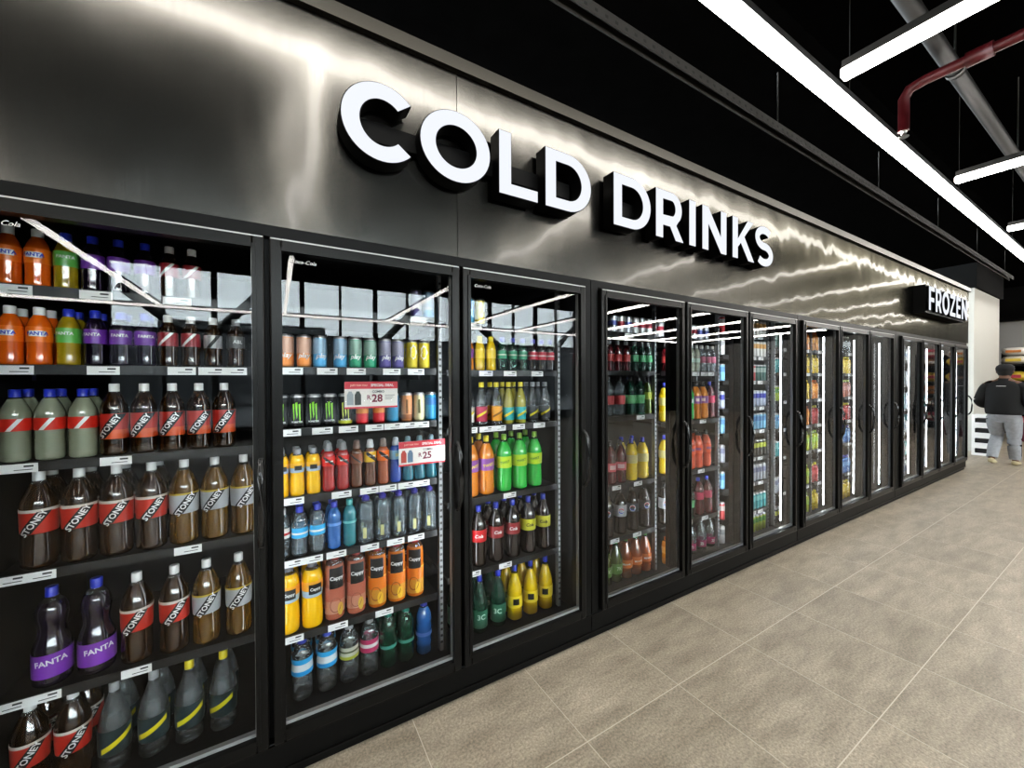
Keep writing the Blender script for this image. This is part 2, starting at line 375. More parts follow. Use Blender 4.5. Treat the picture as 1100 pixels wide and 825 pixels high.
# ------------------------------------------------------------------ illuminated letters
def arc(cx, cy, rx, ry, a0, a1, n=28):
    return [(cx + rx*math.cos(math.radians(a0 + (a1-a0)*i/n)), cy + ry*math.sin(math.radians(a0 + (a1-a0)*i/n))) for i in range(n+1)]
def outline(ch, w, H, s):
    if ch == 'O': return [arc(w/2, H/2, w/2, H/2+.006, 0, 360, 48)[:-1], arc(w/2, H/2, w/2-s*1.04, H/2+.006-s*.95, 0, 360, 48)[:-1]]
    if ch == 'C':
        R = w/2*1.08; o = arc(R, H/2, R, H/2+.006, 42, 318, 40); i = arc(R, H/2, R-s*1.04, H/2+.006-s*.95, 316, 44, 40)
        return [o + i]
    if ch == 'L': return [[(0, 0), (w, 0), (w, s*.85), (s, s*.85), (s, H), (0, H)]]
    if ch == 'I': return [[(0, 0), (w, 0), (w, H), (0, H)]]
    if ch == 'D':
        r = w*.52; return [[(0, 0)] + arc(w-r, H/2, r, H/2, -90, 90, 24) + [(0, H)], [(s, s*.85)] + arc(w-r, H/2, r-s, H/2-s*.85, -90, 90, 24) + [(s, H-s*.85)]]
    if ch == 'R':
        b = H*.33; r = (H-b)/2; cx = w*.93-r
        return [[(0, 0), (s, 0), (s, b*.82), (w*.5, b*.82), (w*.70, 0), (w, 0), (w*.73, b*1.0)] + arc(cx, b+r, r, r, -52, 90, 18) + [(0, H)],
                [(s, b+s*.72)] + arc(cx, b+r, r-s*.95, r-s*.78, -90, 90, 14) + [(s, H-s*.8)]]
    if ch == 'N': return [[(0, 0), (s, 0), (s, H*.60), (w-s*.95, 0), (w, 0), (w, H), (w-s, H), (w-s, H*.40), (s*.95, H), (0, H)]]
    if ch == 'K': return [[(0, 0), (s, 0), (s, H*.28), (s*1.55, H*.40), (w-s*1.18, 0), (w, 0), (s*2.25, H*.575), (w*.97, H), (w*.97-s*1.2, H), (s, H*.50), (s, H), (0, H)]]
    if ch == 'F': return [[(0, 0), (s, 0), (s, H*.36), (w*.90, H*.36), (w*.90, H*.36+s*.82), (s, H*.36+s*.82), (s, H-s*.82), (w, H-s*.82), (w, H), (0, H)]]
    if ch == 'E': return [[(0, 0), (w, 0), (w, s*.82), (s, s*.82), (s, H*.42), (w*.88, H*.42), (w*.88, H*.42+s*.78), (s, H*.42+s*.78), (s, H-s*.82), (w*.98, H-s*.82), (w*.98, H), (0, H)]]
    if ch == 'Z': return [[(0, 0), (w, 0), (w, s*.82), (s*1.25, s*.82), (w*.98, H-s*.62), (w*.98, H), (w*.03, H), (w*.03, H-s*.82), (w-s*1.3, H-s*.82), (0, s*.62)]]
    if ch == 'S':
        g = s*.9; rx = w/2-g/2; ry = (H+.012-g)/4; cy1 = H/2+ry; cy0 = H/2-ry
        c = arc(w/2, cy1, rx, ry, 38, 270, 26) + arc(w/2, cy0, rx, ry, 90, -142, 26)[1:]
        A, B = [], []
        for i, p in enumerate(c):
            q0, q1 = c[max(i-1, 0)], c[min(i+1, len(c)-1)]; dx, dy = q1[0]-q0[0], q1[1]-q0[1]; l = math.hypot(dx, dy)
            A.append((p[0]-dy/l*g/2, p[1]+dx/l*g/2)); B.append((p[0]+dy/l*g/2, p[1]-dx/l*g/2))
        return [A + B[::-1]]
def letter_mesh(loops, depth, inset):
    cu = bpy.data.curves.new('l', 'CURVE'); cu.dimensions = '2D'; cu.fill_mode = 'BOTH'; cu.extrude = depth/2; cu.offset = -inset
    for lp in loops:
        sp = cu.splines.new('POLY'); sp.points.add(len(lp)-1); sp.use_cyclic_u = True
        for p, q in zip(sp.points, lp): p.co = (q[0], q[1], 0, 1)
    o = bpy.data.objects.new('l', cu); COL.objects.link(o); bpy.context.view_layer.update()
    dg = bpy.context.evaluated_depsgraph_get(); me = bpy.data.meshes.new_from_object(o.evaluated_get(dg), depsgraph=dg)
    bm = bmesh.new(); bm.from_mesh(me); bpy.data.objects.remove(o); bpy.data.curves.remove(cu); bpy.data.meshes.remove(me)
    bmesh.ops.rotate(bm, verts=bm.verts, cent=(0, 0, 0), matrix=Matrix.Rotation(PI/2, 3, 'X'))
    return bm
def sign(label, letters, z, H, s, depth, race):
    e = empty('illuminated_sign', (letters[0][1], 0, z)); tag(e, label, 'sign')
    x00 = letters[0][1]
    bm = bmesh.new()
    for a, b, z0, z1, y0 in race: box(bm, a-x00, b-x00, y0, -.0045, z0-z, z1-z)
    mesh_obj('raceway', bm, M['return'], e)
    for ch, x0, x1 in letters:
        lo = outline(ch, x1-x0, H, s)
        b = letter_mesh(lo, depth-.018, 0); l = mesh_obj('letter', b, M['return'], e, (x0-x00, -.0125-depth/2, 0))
        b = letter_mesh(lo, .003, .0035); mesh_obj('lit_face', b, M['face'], l, (0, -depth/2+.0075, 0))
sign('white illuminated block letters reading COLD DRINKS on the brushed panel',
     [('C', .219, .515), ('O', .533, .873), ('L', .918, 1.145), ('D', 1.19, 1.502), ('D', 1.672, 1.99), ('R', 2.036, 2.312), ('I', 2.368, 2.44), ('N', 2.512, 2.80), ('K', 2.876, 3.172), ('S', 3.185, 3.45)],
     2.436, .305, .071, .098, [(.30, 1.40, 2.54, 2.62, -.04), (1.75, 3.38, 2.54, 2.62, -.04)])
sign('white illuminated block letters reading FROZEN at the far end of the panel',
     [('F', 7.28, 7.52), ('R', 7.57, 7.84), ('O', 7.87, 8.21), ('Z', 8.24, 8.52), ('E', 8.57, 8.80), ('N', 8.86, 9.16)],
     2.43, .315, .074, .145, [(7.27, 9.17, 2.405, 2.77, -.118)])

# ------------------------------------------------------------------ cooler cases
GT, GB = 2.033, .216          # visible glass top and bottom
def tagmesh():
    bm = bmesh.new(); box(bm, -.042, .042, -.0012, 0, -.015, .015)
    box(bm, .010, .032, -.0016, -.0012, .003, .009, 1); box(bm, -.012, .030, -.0016, -.0012, -.0065, -.004, 1)
    me = bpy.data.meshes.new('price_tag'); bm.to_mesh(me); bm.free(); me.materials.append(M['tag']); me.materials.append(M['ink']); return me
TAG = tagmesh()
def make_door(case, cx, x0, x1, wavy, decal, cool=True):
    w = x1-x0
    bm = bmesh.new(); st = .038
    for a, b, c, d in ((0, st, .166, 2.08), (w-st, w, .166, 2.08), (st, w-st, 2.033, 2.08), (st, w-st, .166, .216)):
        box(bm, a, b, -.030, .020, c, d, bevel=.006)
    # raised inner bead
    for a, b, c, d in ((st-.012, st+.002, .205, 2.045), (w-st-.002, w-st+.012, .205, 2.045), (st, w-st, 2.031, 2.045), (st, w-st, .204, .218)):
        box(bm, a, b, -.036, -.028, c, d, 0)
    dr = mesh_obj('door', bm, M['frame'], case, (x0-cx, 0, 0))
    for nm, y, mat, rot in (('outer_pane', -.012, M['pane_wavy'] if wavy else M['pane'], 0), ('inner_pane', .012, M['pane_in'], .0022)):
        bm = bmesh.new(); bm.faces.new([bm.verts.new(p) for p in ((st-.004, 0, GB-.004), (w-st+.004, 0, GB-.004), (w-st+.004, 0, GT+.004), (st-.004, 0, GT+.004))])
        mesh_obj(nm, bm, mat, dr, (0, y, 0)).rotation_euler = (rot*.3, 0, 0)
    # aluminium spacer seen along the bottom and the hinge side of the glass
    bm = bmesh.new(); box(bm, st, w-st, -.010, .010, .2165, .230); box(bm, w-st-.0045, w-st-.0005, -.010, .010, .230, GT-.001); mesh_obj('glass_spacer', bm, M['spacer'], dr)
    bm = bmesh.new(); box(bm, .004, w-.004, -.0318, -.029, 2.072, 2.0765); mesh_obj('highlight_strip', bm, M['spacer'], dr)  # lamp highlight on the top edge, put in as a paler strip
    bm = bmesh.new(); hx = w-.019
    pts = [(hx, -.026, .93), (hx, -.05, .945), (hx, -.072, .99), (hx, -.08, 1.09), (hx, -.072, 1.19), (hx, -.05, 1.235), (hx, -.026, 1.25)]
    tube(bm, pts, .010, 10); mesh_obj('handle', bm, pbr('black_handle', (.02, .02, .02), .22) if 'handle' not in M else M['handle'], dr)
    if decal:
        b = text_bm('Coca-Cola', .021, .01, .35)
        bmesh.ops.rotate(b, verts=b.verts, cent=(0, 0, 0), matrix=Matrix.Rotation(PI/2, 3, 'X'))
        mesh_obj('lettering_sticker', b, M['decal'], dr, (st+.075, -.0135, 2.003))
    bm = bmesh.new(); box(bm, .02, w-.02, .020, .028, .18, .196); mesh_obj('gasket', bm, M['gasket'], dr)
    return dr

def make_case(label, doors, x0, x1, shelves, wavy, decals, leds, ledtop):
    cx = x0
    e = empty('glass_door_cooler', (cx, 0, 0)); tag(e, label, 'cooler', 'glass door coolers along the wall')
    L = x1-x0
    bm = bmesh.new(); a0, a1 = doors[0][0]-x0, doors[-1][1]-x0
    box(bm, 0, L, -.004, .06, 2.088, 2.13); box(bm, 0, L, -.004, .06, .05, .158, bevel=.003)
    box(bm, 0, a0-.008, -.004, .06, .158, 2.088); box(bm, a1+.008, L, -.004, .06, .158, 2.088)
    for (p, q), (r, s) in zip(doors, doors[1:]): box(bm, q-.012-cx, r+.012-cx, .03, .085, .158, 2.088)
    mesh_obj('face_frame', bm, M['black'], e)
    bm = bmesh.new(); box(bm, 0, L, -.012, -.004, .148, .154); box(bm, 0, L, -.012, -.004, .046, .052); mesh_obj('frame_bead', bm, M['frame'], e)
    bm = bmesh.new(); box(bm, 0, L, .012, .06, 0, .05); mesh_obj('kick_plate', bm, M['black'], e)
    bm = bmesh.new(); box(bm, .01, L-.01, 1.0, 1.03, .06, 2.2); mesh_obj('back_panel', bm, M['inside'], e)
    bm = bmesh.new(); box(bm, .01, L-.01, .086, 1.0, 2.12, 2.15); mesh_obj('inner_ceiling', bm, M['inside'], e)
    bm = bmesh.new(); box(bm, .01, L-.01, .061, 1.0, .08, .118); mesh_obj('deck', bm, M['inside'], e)
    for x in ([] if x0 == 4.10 else [.0]) + ([] if x0 == 1.59 else [L-.012]):
        bm = bmesh.new(); box(bm, x, x+.012, .061, 1.0, .118, 2.12); mesh_obj('side_panel', bm, M['inside'], e)
    for i, (p, q) in enumerate(doors):
        make_door(e, cx, p, q, wavy, decals)
        # slotted posts carrying the shelves
        for px in ([p-.012] if i == 0 else []) + [q-.010]:
            bm = bmesh.new(); box(bm, -.009, .009, .21, .24, .118, 2.1); 
            for k in range(58): box(bm, -.006, .006, .2085, .21, .16+k*.033, .172+k*.033, 1)
            mesh_obj('shelf_post', bm, [M['post'], M['slot']], e, (px-cx, 0, 0))
        if True:
            bm = bmesh.new(); tube(bm, [(0, .105, .22 if leds[i] > 2 else .42), (0, .105, ledtop)], .010 if leds[i] < 3 else (.006 if leds[i] == 3 else .0055), 8); led = mesh_obj('led_strip', bm, LED[leds[i]], e, (q-cx+(-.006 if leds[i] > 2 else (.0075, .0075, .034)[i]), 0, 0))
            bm = bmesh.new(); box(bm, -.010, .010, .0855, .0935, .19, ledtop+.02)
            if leds[i] in (2, 3): box(bm, -.014, -.010, .0855, .118, .19, ledtop+.02)
            mesh_obj('led_channel', bm, M['rail'], led)
        for z, tags in shelves[i]:
            if z < .2: continue
            bm = bmesh.new(); s0, s1 = p+.006, q-.036
            w = s1-s0; box(bm, 0, w, .206, .86, -.014, 0)
            for k in range(2): box(bm, k*(w-.012), k*(w-.012)+.012, .46, .86, -.05, -.014)
            box(bm, 0, w, .198, .206, -.030, .004, 1)
            sh = mesh_obj('shelf', bm, [M['shelf'], M['rail']], e, (s0-cx, 0, z))
            for tx in tags:
                t = bpy.data.objects.new('price_tag', TAG); t.location = (tx-s0, .1978, -.015); put(t, sh)
    return e

M['handle'] = pbr('black_handle', (.02, .02, .02), .22)
def tg(s): return [float(v) for v in s.split(':')[1].split(',')]
def auto(p, q, n, seed):
    r = random.Random(seed); w = (q-p-.12)/n
    return [p+.06+w*(k+.5)+r.uniform(-.02, .02) for k in range(n)]
DA = [(-.80, -.035), (-.02, .745), (.76, 1.525)]
DB = [(1.65, 2.43), (2.455, 3.23), (3.255, 4.035)]
DC = [(4.155, 4.925), (4.94, 5.70), (5.715, 6.475)]
DD = [(6.77, 7.555), (7.565, 8.35), (8.36, 9.145), (9.155, 9.94)]
B3Z = [1.938, 1.747, 1.524, 1.284, 1.07, .82, .59, .324, .118]
C1Z = [1.845, 1.60, 1.325, 1.05, .776, .42, .118]
ShA = [
    [(1.862, tg('t:-0.736,-0.543,-0.322')), (1.597, tg('t:-0.736,-0.527,-0.311,-0.219,-0.146')), (1.272, tg('t:-0.730,-0.498')), (.905, tg('t:-0.692,-0.299,-0.758')), (.49, tg('t:-0.684,-0.451,-0.764')), (.118, [])],
    [(1.862, tg('t:0.618')), (1.600, tg('t:0.058,0.197,0.320,0.483,0.603')), (1.333, tg('t:0.048,0.175,0.284,0.400,0.487,0.561,0.627')), (1.035, tg('t:0.058,0.252,0.374,0.461,0.551,0.627')), (.765, tg('t:0.051,0.130,0.228,0.374,0.496,0.598')), (.434, tg('t:0.051,0.232,0.439')), (.118, [])],
    [(1.850, tg('t:0.929')), (1.594, tg('t:0.998,1.154,1.343')), (1.284, tg('t:0.901,0.998,1.081,1.211,1.356')), (.893, tg('t:1.148')), (.495, tg('t:0.918,1.117')), (.118, [])]]
ShB = [
    [(1.868, tg('t:2.129')), (1.600, []), (1.285, tg('t:2.243')), (.812, tg('t:2.002,2.214')), (.448, tg('t:1.984,2.205')), (.118, [])],
    [(1.86, []), (1.600, auto(2.5, 3.2, 6, 1)), (1.214, tg('t:2.980')), (.81, tg('t:2.956')), (.42, tg('t:2.799,3.006')), (.118, [])],
    [(z, auto(3.3, 4.0, 4, 10+k)) for k, z in enumerate(B3Z)]]
ShC = [[(z, auto(p, q, 4, 40+k)) for k, z in enumerate(C1Z)] for p, q in DC]
ShD = [[(z, auto(p, q, 3, 70+k)) for k, z in enumerate((1.8, 1.45, 1.1, .75, .42, .118))] for p, q in DD]
make_case('black three door cooler under the letters C and O, full of bottled soda', DA, -.83, 1.585, ShA, False, True, (0, 1, 2), 1.76)
make_case('black three door cooler under the letters D R I N K S', DB, 1.59, 4.095, ShB, True, False, (3, 3, 4), 1.95)
make_case('black three door cooler between the drinks letters and the frozen sign', DC, 4.10, 6.62, ShC, True, False, (4, 4, 4), 1.98)
make_case('black four door freezer under the frozen sign', DD, 6.625, 9.975, ShD, True, False, (4, 4, 4, 4), 1.98)

# ------------------------------------------------------------------ drinks
L_ = {
 'orange': liquid('orange_soda', (.85, .16, .008), .06), 'pine': liquid('pineapple_soda', (.42, .30, .012), .12), 'grape': liquid('grape_soda', (.012, .006, .022), .10),
 'ginger': liquid('ginger_dark', (.032, .012, .002), .12, (.42, .24, .09)), 'gingerlt': liquid('ginger_light', (.15, .075, .01), .2, (.62, .42, .16)),
 'cola': liquid('cola', (.016, .008, .006), .08), 'lemon': liquid('cloudy_lemon', (.34, .37, .27), .2), 'clear': liquid('clear_pet', (.42, .45, .46), .76, (.93, .96, .97)),
 'water': liquid('water_pet', (.42, .5, .55), .74, (.85, .93, .97)), 'blue': liquid('blue_pet', (.05, .22, .62), .3, (.4, .68, .95)), 'teal': liquid('teal_pet', (.03, .30, .36), .28, (.35, .75, .78)),
 'dkgreen': liquid('green_pet', (.02, .10, .06), .45, (.25, .55, .40)), 'yellow': liquid('yellow_juice', (.90, .52, .005), 0), 'red': liquid('red_drink', (.42, .012, .015), .12),
 'brown': liquid('brown_drink', (.16, .05, .015), .2), 'oran2': liquid('orange_drink', (.42, .09, .02), .15), 'bluedr': liquid('blue_drink', (.02, .10, .55), .15), 'tealdr': liquid('teal_drink', (.03, .25, .34), .25),
 'green': liquid('green_soda', (.03, .55, .07), .08), 'twist': liquid('twist_orange', (.78, .26, .02), .1), 'bloodo': liquid('blood_orange', (.75, .075, .012), .05),
 'cpink': liquid('pink_juice', (.42, .13, .08), 0, rough=.2), 'cora': liquid('tropical_juice', (.60, .17, .02), 0, rough=.2), 'lime': liquid('lime_drink', (.50, .58, .02), .1), 'olive': liquid('olive_soda', (.10, .15, .02), .3),
 'redcl': liquid('cherry_soda', (.16, .012, .02), .3), 'ylsoda': liquid('yellow_soda', (.80, .55, .01), .05), 'ylclear': liquid('yellow_tonic', (.50, .46, .06), .25),
}
PET = liquid('pet_neck', (.35, .36, .36), .8, (.94, .96, .96))
W, K = (.78, .78, .77), (.012, .012, .012)
BLUE, RED, YEL, GREY, GRN, PUR, SIL, ORG = (.02, .04, .45), (.50, .015, .015), (.75, .62, .03), (.30, .31, .32), (.03, .30, .10), (.16, .03, .35), (.42, .43, .45), (.80, .16, .02)
SHAPES = {
 'soda': [(.78, 0), (.97, .022), (1, .06), (.99, .20), (.95, .33), (.985, .42), (1, .50), (1, .64), (.93, .71), (.72, .79), (.45, .87), (.30, .915), (.29, .935)],
 'cone': [(.78, 0), (.97, .022), (1, .06), (.96, .18), (1, .30), (1, .50), (.93, .58), (.74, .69), (.52, .79), (.34, .88), (.29, .91), (.285, .935)],
 'hour': [(.75, 0), (.96, .03), (1, .08), (1, .33), (.93, .42), (.74, .50), (.70, .58), (.80, .68), (.82, .74), (.70, .82), (.42, .88), (.29, .915), (.29, .935)],
 'small': [(.80, 0), (.97, .03), (1, .08), (.97, .22), (1, .36), (1, .60), (.95, .68), (.78, .77), (.52, .85), (.42, .88), (.41, .92)],
 'water': [(.80, 0), (.97, .03), (1, .07), (.95, .14), (1, .2), (.95, .27), (1, .33), (1, .52), (.95, .58), (1, .63), (.92, .74), (.62, .84), (.40, .89), (.39, .93)],
 'juice': [(.88, 0), (1, .03), (1, .30), (.93, .42), (.97, .50), (1, .56), (1, .72), (.88, .81), (.58, .88), (.40, .91), (.40, .935)],
 'sport': [(.85, 0), (1, .03), (1, .12), (.93, .30), (.93, .45), (1, .52), (1, .68), (.97, .75), (.78, .80), (.52, .83), (.50, .85)],
 'flat': [(.86, 0), (.98, .025), (1, .06), (1, .15), (1, .35), (1, .55), (1, .66), (.99, .76), (.90, .86), (.66, .93), (.42, .945), (.40, .955)],
 'can': [(.70, 0), (.80, .012), (.97, .05), (1, .075), (1, .90), (.97, .93), (.86, .975), (.84, .99)],
}
# code: name, description, shape, height, radius, drink, cap colour, cap style, label bands [(z0, z1, colour)], extras
P = {}
def prod(code, name, desc, shape, h, r, drink, cap, bands=(), text=None, diag=None, extra=None, capstyle='screw', fill=.86):
    P[code] = dict(name=name, desc=desc, shape=shape, h=h, r=r, drink=drink, cap=cap, bands=bands, text=text, diag=diag, extra=extra, capstyle=capstyle, fill=fill)
SB, WB_, JB, SD, CN, EC = 'soda_bottle', 'water_bottle', 'juice_bottle', 'sports_drink_bottle', 'drink_can', 'energy_drink_can'
prod('OF', SB, 'small orange soda with orange label', 'small', .20, .031, 'orange', W, [(.40, .66, (.88, .20, .01))], ('FANTA', .0165, .54, BLUE, 0, (.042, .019, W)))
prod('PN', SB, 'small pineapple soda with green label', 'small', .20, .031, 'pine', BLUE, [(.40, .66, (.12, .42, .08))], ('FANTA', .015, .56, W, 0, None))
prod('GF', SB, 'small dark grape soda with purple label', 'small', .20, .031, 'grape', BLUE, [(.40, .66, (.17, .04, .36))], ('FANTA', .0155, .56, W, 0, None))
prod('SR', SB, 'small ginger soda with dark red label', 'small', .20, .030, 'ginger', W, [(.40, .66, (.30, .02, .03))], None, (.012, W, 50))
prod('SV', SB, 'small ginger soda with silver label', 'small', .20, .030, 'ginger', W, [(.38, .64, (.36, .36, .37))], None, (.014, K, 55))
prod('AB', SB, 'small dark soda with grey label', 'small', .20, .031, 'ginger', GREY, [(.40, .64, (.10, .10, .10))], ('ABL', .019, .52, (.55, .55, .55), 0, None))
prod('LM', SB, 'cloudy lemon drink with blue cap', 'soda', .245, .038, 'lemon', BLUE, [(.43, .60, (.62, .035, .02))], None, (.013, W, 55))
prod('S1', SB, 'dark ginger soda, red-orange label, white cap', 'soda', .262, .0385, 'ginger', W, [(.235, .585, (.45, .03, .02)), (.235, .36, (.58, .09, .02))], ('STONEY', .025, .41, W, 55, None), (.036, K, 55))
prod('S2', SB, 'large ginger soda with red label', 'soda', .329, .0462, 'ginger', W, [(.37, .60, (.50, .035, .02)), (.59, .622, (.62, .56, .50))], ('STONEY', .026, .48, W, 55, None), (.036, K, 55))
prod('S3', SB, 'large ginger soda with silver label', 'soda', .329, .0462, 'gingerlt', W, [(.37, .60, (.40, .41, .43)), (.59, .612, (.55, .40, .04))], ('STONEY', .026, .48, W, 55, None), (.036, K, 55))
prod('G2', SB, 'large black grape soda with purple label', 'hour', .335, .050, 'grape', BLUE, [(.11, .35, (.22, .05, .42))], ('FANTA', .026, .27, W, 4, None))
prod('C2', SB, 'clear lemonade, yellow diagonal band, grey cap', 'cone', .31, .046, 'clear', GREY, [(.20, .50, (.03, .05, .055))], None, (.020, (.70, .58, .02), 28))
prod('CY', SB, 'clear lemonade, yellow diagonal band, yellow cap', 'cone', .31, .046, 'clear', YEL, [(.20, .50, (.03, .05, .055))], None, (.020, (.70, .62, .02), 28))
for c, col, nm in (('po', (.75, .27, .06), 'orange'), ('pb', (.08, .36, .62), 'light blue'), ('pg', (.02, .30, .16), 'green'), ('pp', (.09, .07, .26), 'purple')):
    prod(c, EC, 'slim %s can, white script' % nm, 'can', .148, .0285, col, None, [(.10, .33, tuple(min(1, v*1.1) for v in col)), (.42, .88, tuple(v*.45+.22 for v in col))], ('play', .030, .36, W, 0, None, .3))
prod('py', EC, 'slim yellow can with white figure', 'can', .148, .0285, (.72, .58, .03), None, [], None, None, ('blob', W))
prod('mg', EC, 'black energy can, green claw marks', 'can', .150, .030, (.01, .01, .011), None, [], None, None, ('claw', (.28, .72, .03)))
prod('my', EC, 'black energy can, yellow claw and base', 'can', .150, .030, (.012, .012, .01), None, [(.03, .16, (.50, .55, .05))], None, None, ('claw', (.62, .70, .12)))
prod('cr', CN, 'slim bright red drink can', 'can', .148, .0285, (.62, .02, .03), None, [(.35, .6, (.70, .25, .04))])
prod('ct', CN, 'slim blue drink can', 'can', .148, .0285, (.03, .28, .50), None, [(.55, .8, (.03, .16, .40))])
prod('cp', CN, 'slim peach drink can', 'can', .148, .0285, (.72, .32, .14), None, [(.1, .25, (.35, .12, .04))], None, None, ('patch', (.22, .10, .03), .52, .010, .07))
prod('cc', CN, 'slim cream drink can', 'can', .148, .0285, (.76, .70, .42), None, [], None, None, ('patch', (.15, .14, .03), .52, .010, .07))
prod('YJ', JB, 'small yellow juice with striped label', 'juice', .205, .0288, 'yellow', GREY, [(.50, .60, (.40, .50, .62)), (.60, .70, (.90, .50, .03))], None, None, ('patch', K, .60, .030, .020))
prod('PR', SD, 'red sports drink', 'sport', .222, .0284, 'red', (.25, .26, .27), [(.52, .72, (.70, .02, .015))], None, (.014, K, -38), ('patch', W, .62, .034, .006), 'dome')
prod('PD', SD, 'dark brown sports drink', 'sport', .222, .0284, 'brown', (.16, .10, .08), [(.52, .72, (.22, .06, .02))], None, (.010, K, -38), None, 'dome')
prod('PY', SD, 'brown sports drink with yellow label', 'sport', .222, .0284, 'brown', (.55, .56, .57), [(.52, .74, (.80, .48, .02))], None, (.020, K, -38), ('patch', W, .65, .034, .006), 'dome')
prod('PO', SD, 'amber sports drink with orange label', 'sport', .222, .0284, 'oran2', (.25, .2, .18), [(.52, .74, (.85, .17, .01))], None, (.018, K, -38), ('patch', W, .63, .034, .006), 'dome')
prod('PB', SD, 'deep blue sports drink, pale label', 'sport', .222, .0284, 'bluedr', (.45, .50, .55), [(.52, .72, (.20, .42, .60))], None, None, ('patch', (.55, .62, .35), .62, .02, .016), 'dome')
prod('PT', SD, 'teal sports drink', 'sport', .222, .0284, 'tealdr', (.20, .32, .36), [(.52, .72, (.06, .26, .34))], None, None, None, 'dome')
prod('WR', WB_, 'clear water, white and red label', 'water', .216, .031, 'water', W, [(.42, .62, (.78, .74, .70)), (.48, .53, RED)])
prod('WL', WB_, 'clear water, bright blue label', 'water', .216, .033, 'water', BLUE, [(.38, .58, (.05, .45, .80)), (.45, .49, W)])
prod('WD', WB_, 'blue tinted water, blue cap', 'water', .216, .031, 'blue', BLUE, [(.50, .56, (.10, .30, .70))])
prod('WT', WB_, 'teal tinted water', 'water', .216, .031, 'teal', (.05, .35, .33), [(.50, .55, (.10, .50, .52))])
prod('WC', WB_, 'wide clear water, blue pull cap', 'juice', .224, .037, 'water', (.06, .05, .42), [], None, None, ('patch', (.62, .62, .30), .22, .016, .05), 'pull')
prod('JY', JB, 'large yellow juice with black logo', 'juice', .294, .043, 'yellow', (.20, .20, .20), [(.46, .56, (.42, .56, .66)), (.56, .70, (.90, .40, .03))], ('Cappy', .018, .585, W, 0, (.056, .044, K)))
prod('CK', JB, 'large pink juice with black logo', 'flat', .294, .043, 'cpink', (.45, .06, .05), [(.10, .30, (.52, .24, .16)), (.30, .52, (.46, .14, .09))], ('Cappy', .024, .66, W, 0, (.066, .095, K)), None, ('fruit', (.30, .10, .06), (.62, .40, .06)))
prod('CO', JB, 'large orange juice with black logo', 'flat', .294, .043, 'cora', (.60, .04, .03), [(.06, .30, (.62, .30, .04)), (.30, .50, (.72, .20, .02)), (.50, .52, (.9, .42, .05))], ('Cappy', .024, .66, W, 0, (.066, .095, K)), None, ('fruit', (.36, .12, .02), (.80, .48, .04)))
prod('DW', WB_, 'large water, blue and white label', 'water', .275, .043, 'clear', (.05, .08, .45), [(.44, .64, (.70, .74, .76)), (.42, .49, (.04, .36, .72)), (.60, .68, (.05, .42, .78))])
prod('DG', WB_, 'large water, green-yellow label', 'water', .275, .043, 'clear', GREY, [(.42, .62, (.55, .56, .46)), (.42, .47, (.40, .42, .05)), (.53, .56, (.10, .12, .06))])
prod('DP', WB_, 'large water, pink label', 'water', .275, .043, 'clear', GREY, [(.42, .64, (.55, .06, .16)), (.50, .56, (.74, .70, .70))])
prod('DK', WB_, 'dark green water bottle', 'water', .275, .041, 'dkgreen', (.02, .22, .16), [(.36, .42, (.08, .30, .24))])
prod('DB', WB_, 'blue tinted water bottle', 'water', .275, .041, 'blue', (.03, .05, .40), [(.36, .43, (.10, .22, .60))])
prod('ty', SB, 'small yellow soda', 'small', .195, .029, 'ylsoda', YEL, [(.36, .62, (.85, .62, .03))])
prod('tp', SB, 'small purple and yellow soda', 'small', .195, .029, 'twist', YEL, [(.36, .62, (.25, .06, .35))])
prod('sg', SB, 'small clear soda, green label', 'small', .195, .029, 'dkgreen', (.05, .06, .40), [(.36, .60, (.05, .32, .18)), (.46, .50, (.5, .6, .5))])
prod('sr', SB, 'small dark soda, red label', 'small', .195, .029, 'cola', (.06, .06, .42), [(.36, .60, (.55, .03, .06)), (.46, .50, (.7, .5, .5))])
prod('hw', SB, 'clear tonic, white label, yellow cap', 'cone', .245, .034, 'clear', YEL, [(.10, .44, (.75, .74, .68))], None, (.014, (.75, .60, .03), 28))
prod('hr', SB, 'clear tonic, crimson label, yellow cap', 'cone', .245, .034, 'clear', YEL, [(.10, .44, (.45, .03, .08))], None, (.014, (.75, .60, .03), 28))
prod('ho', SB, 'clear tonic, orange label, yellow cap', 'cone', .245, .034, 'clear', YEL, [(.10, .44, (.80, .36, .02))], None, (.012, (.25, .12, .02), 28))
prod('ht', SB, 'yellow tonic, teal label, yellow cap', 'cone', .245, .034, 'ylclear', YEL, [(.10, .40, (.03, .40, .40))], None, (.014, (.75, .65, .05), 28))
prod('hs', SB, 'clear tonic, black label, grey cap', 'cone', .245, .034, 'clear', GREY, [(.10, .40, (.05, .055, .06))], None, (.014, (.75, .65, .05), 28))
prod('TW', SB, 'large orange twist soda, purple label', 'soda', .33, .0465, 'twist', YEL, [(.42, .62, (.30, .10, .40))], ('TWIST', .022, .51, (.85, .68, .10), 10, None))
prod('GR', SB, 'large bright green soda, lime label', 'soda', .33, .0465, 'green', (.25, .50, .04), [(.42, .62, (.52, .72, .03))], ('TWIST', .020, .52, (.05, .25, .05), 10, None))
prod('KR', SB, 'large cola with red label', 'soda', .335, .0465, 'cola', BLUE, [(.42, .62, (.60, .02, .025))], ('Cola', .026, .52, W, 0, None, .3))
prod('KD', SB, 'large cola with dark red label', 'soda', .335, .0465, 'cola', BLUE, [(.42, .62, (.28, .025, .03))], ('Cola', .026, .52, W, 0, None, .3))
prod('KL', SB, 'large cola with yellow label', 'soda', .335, .0465, 'cola', BLUE, [(.42, .62, (.62, .60, .05))], ('Cola', .026, .52, K, 0, None, .3))
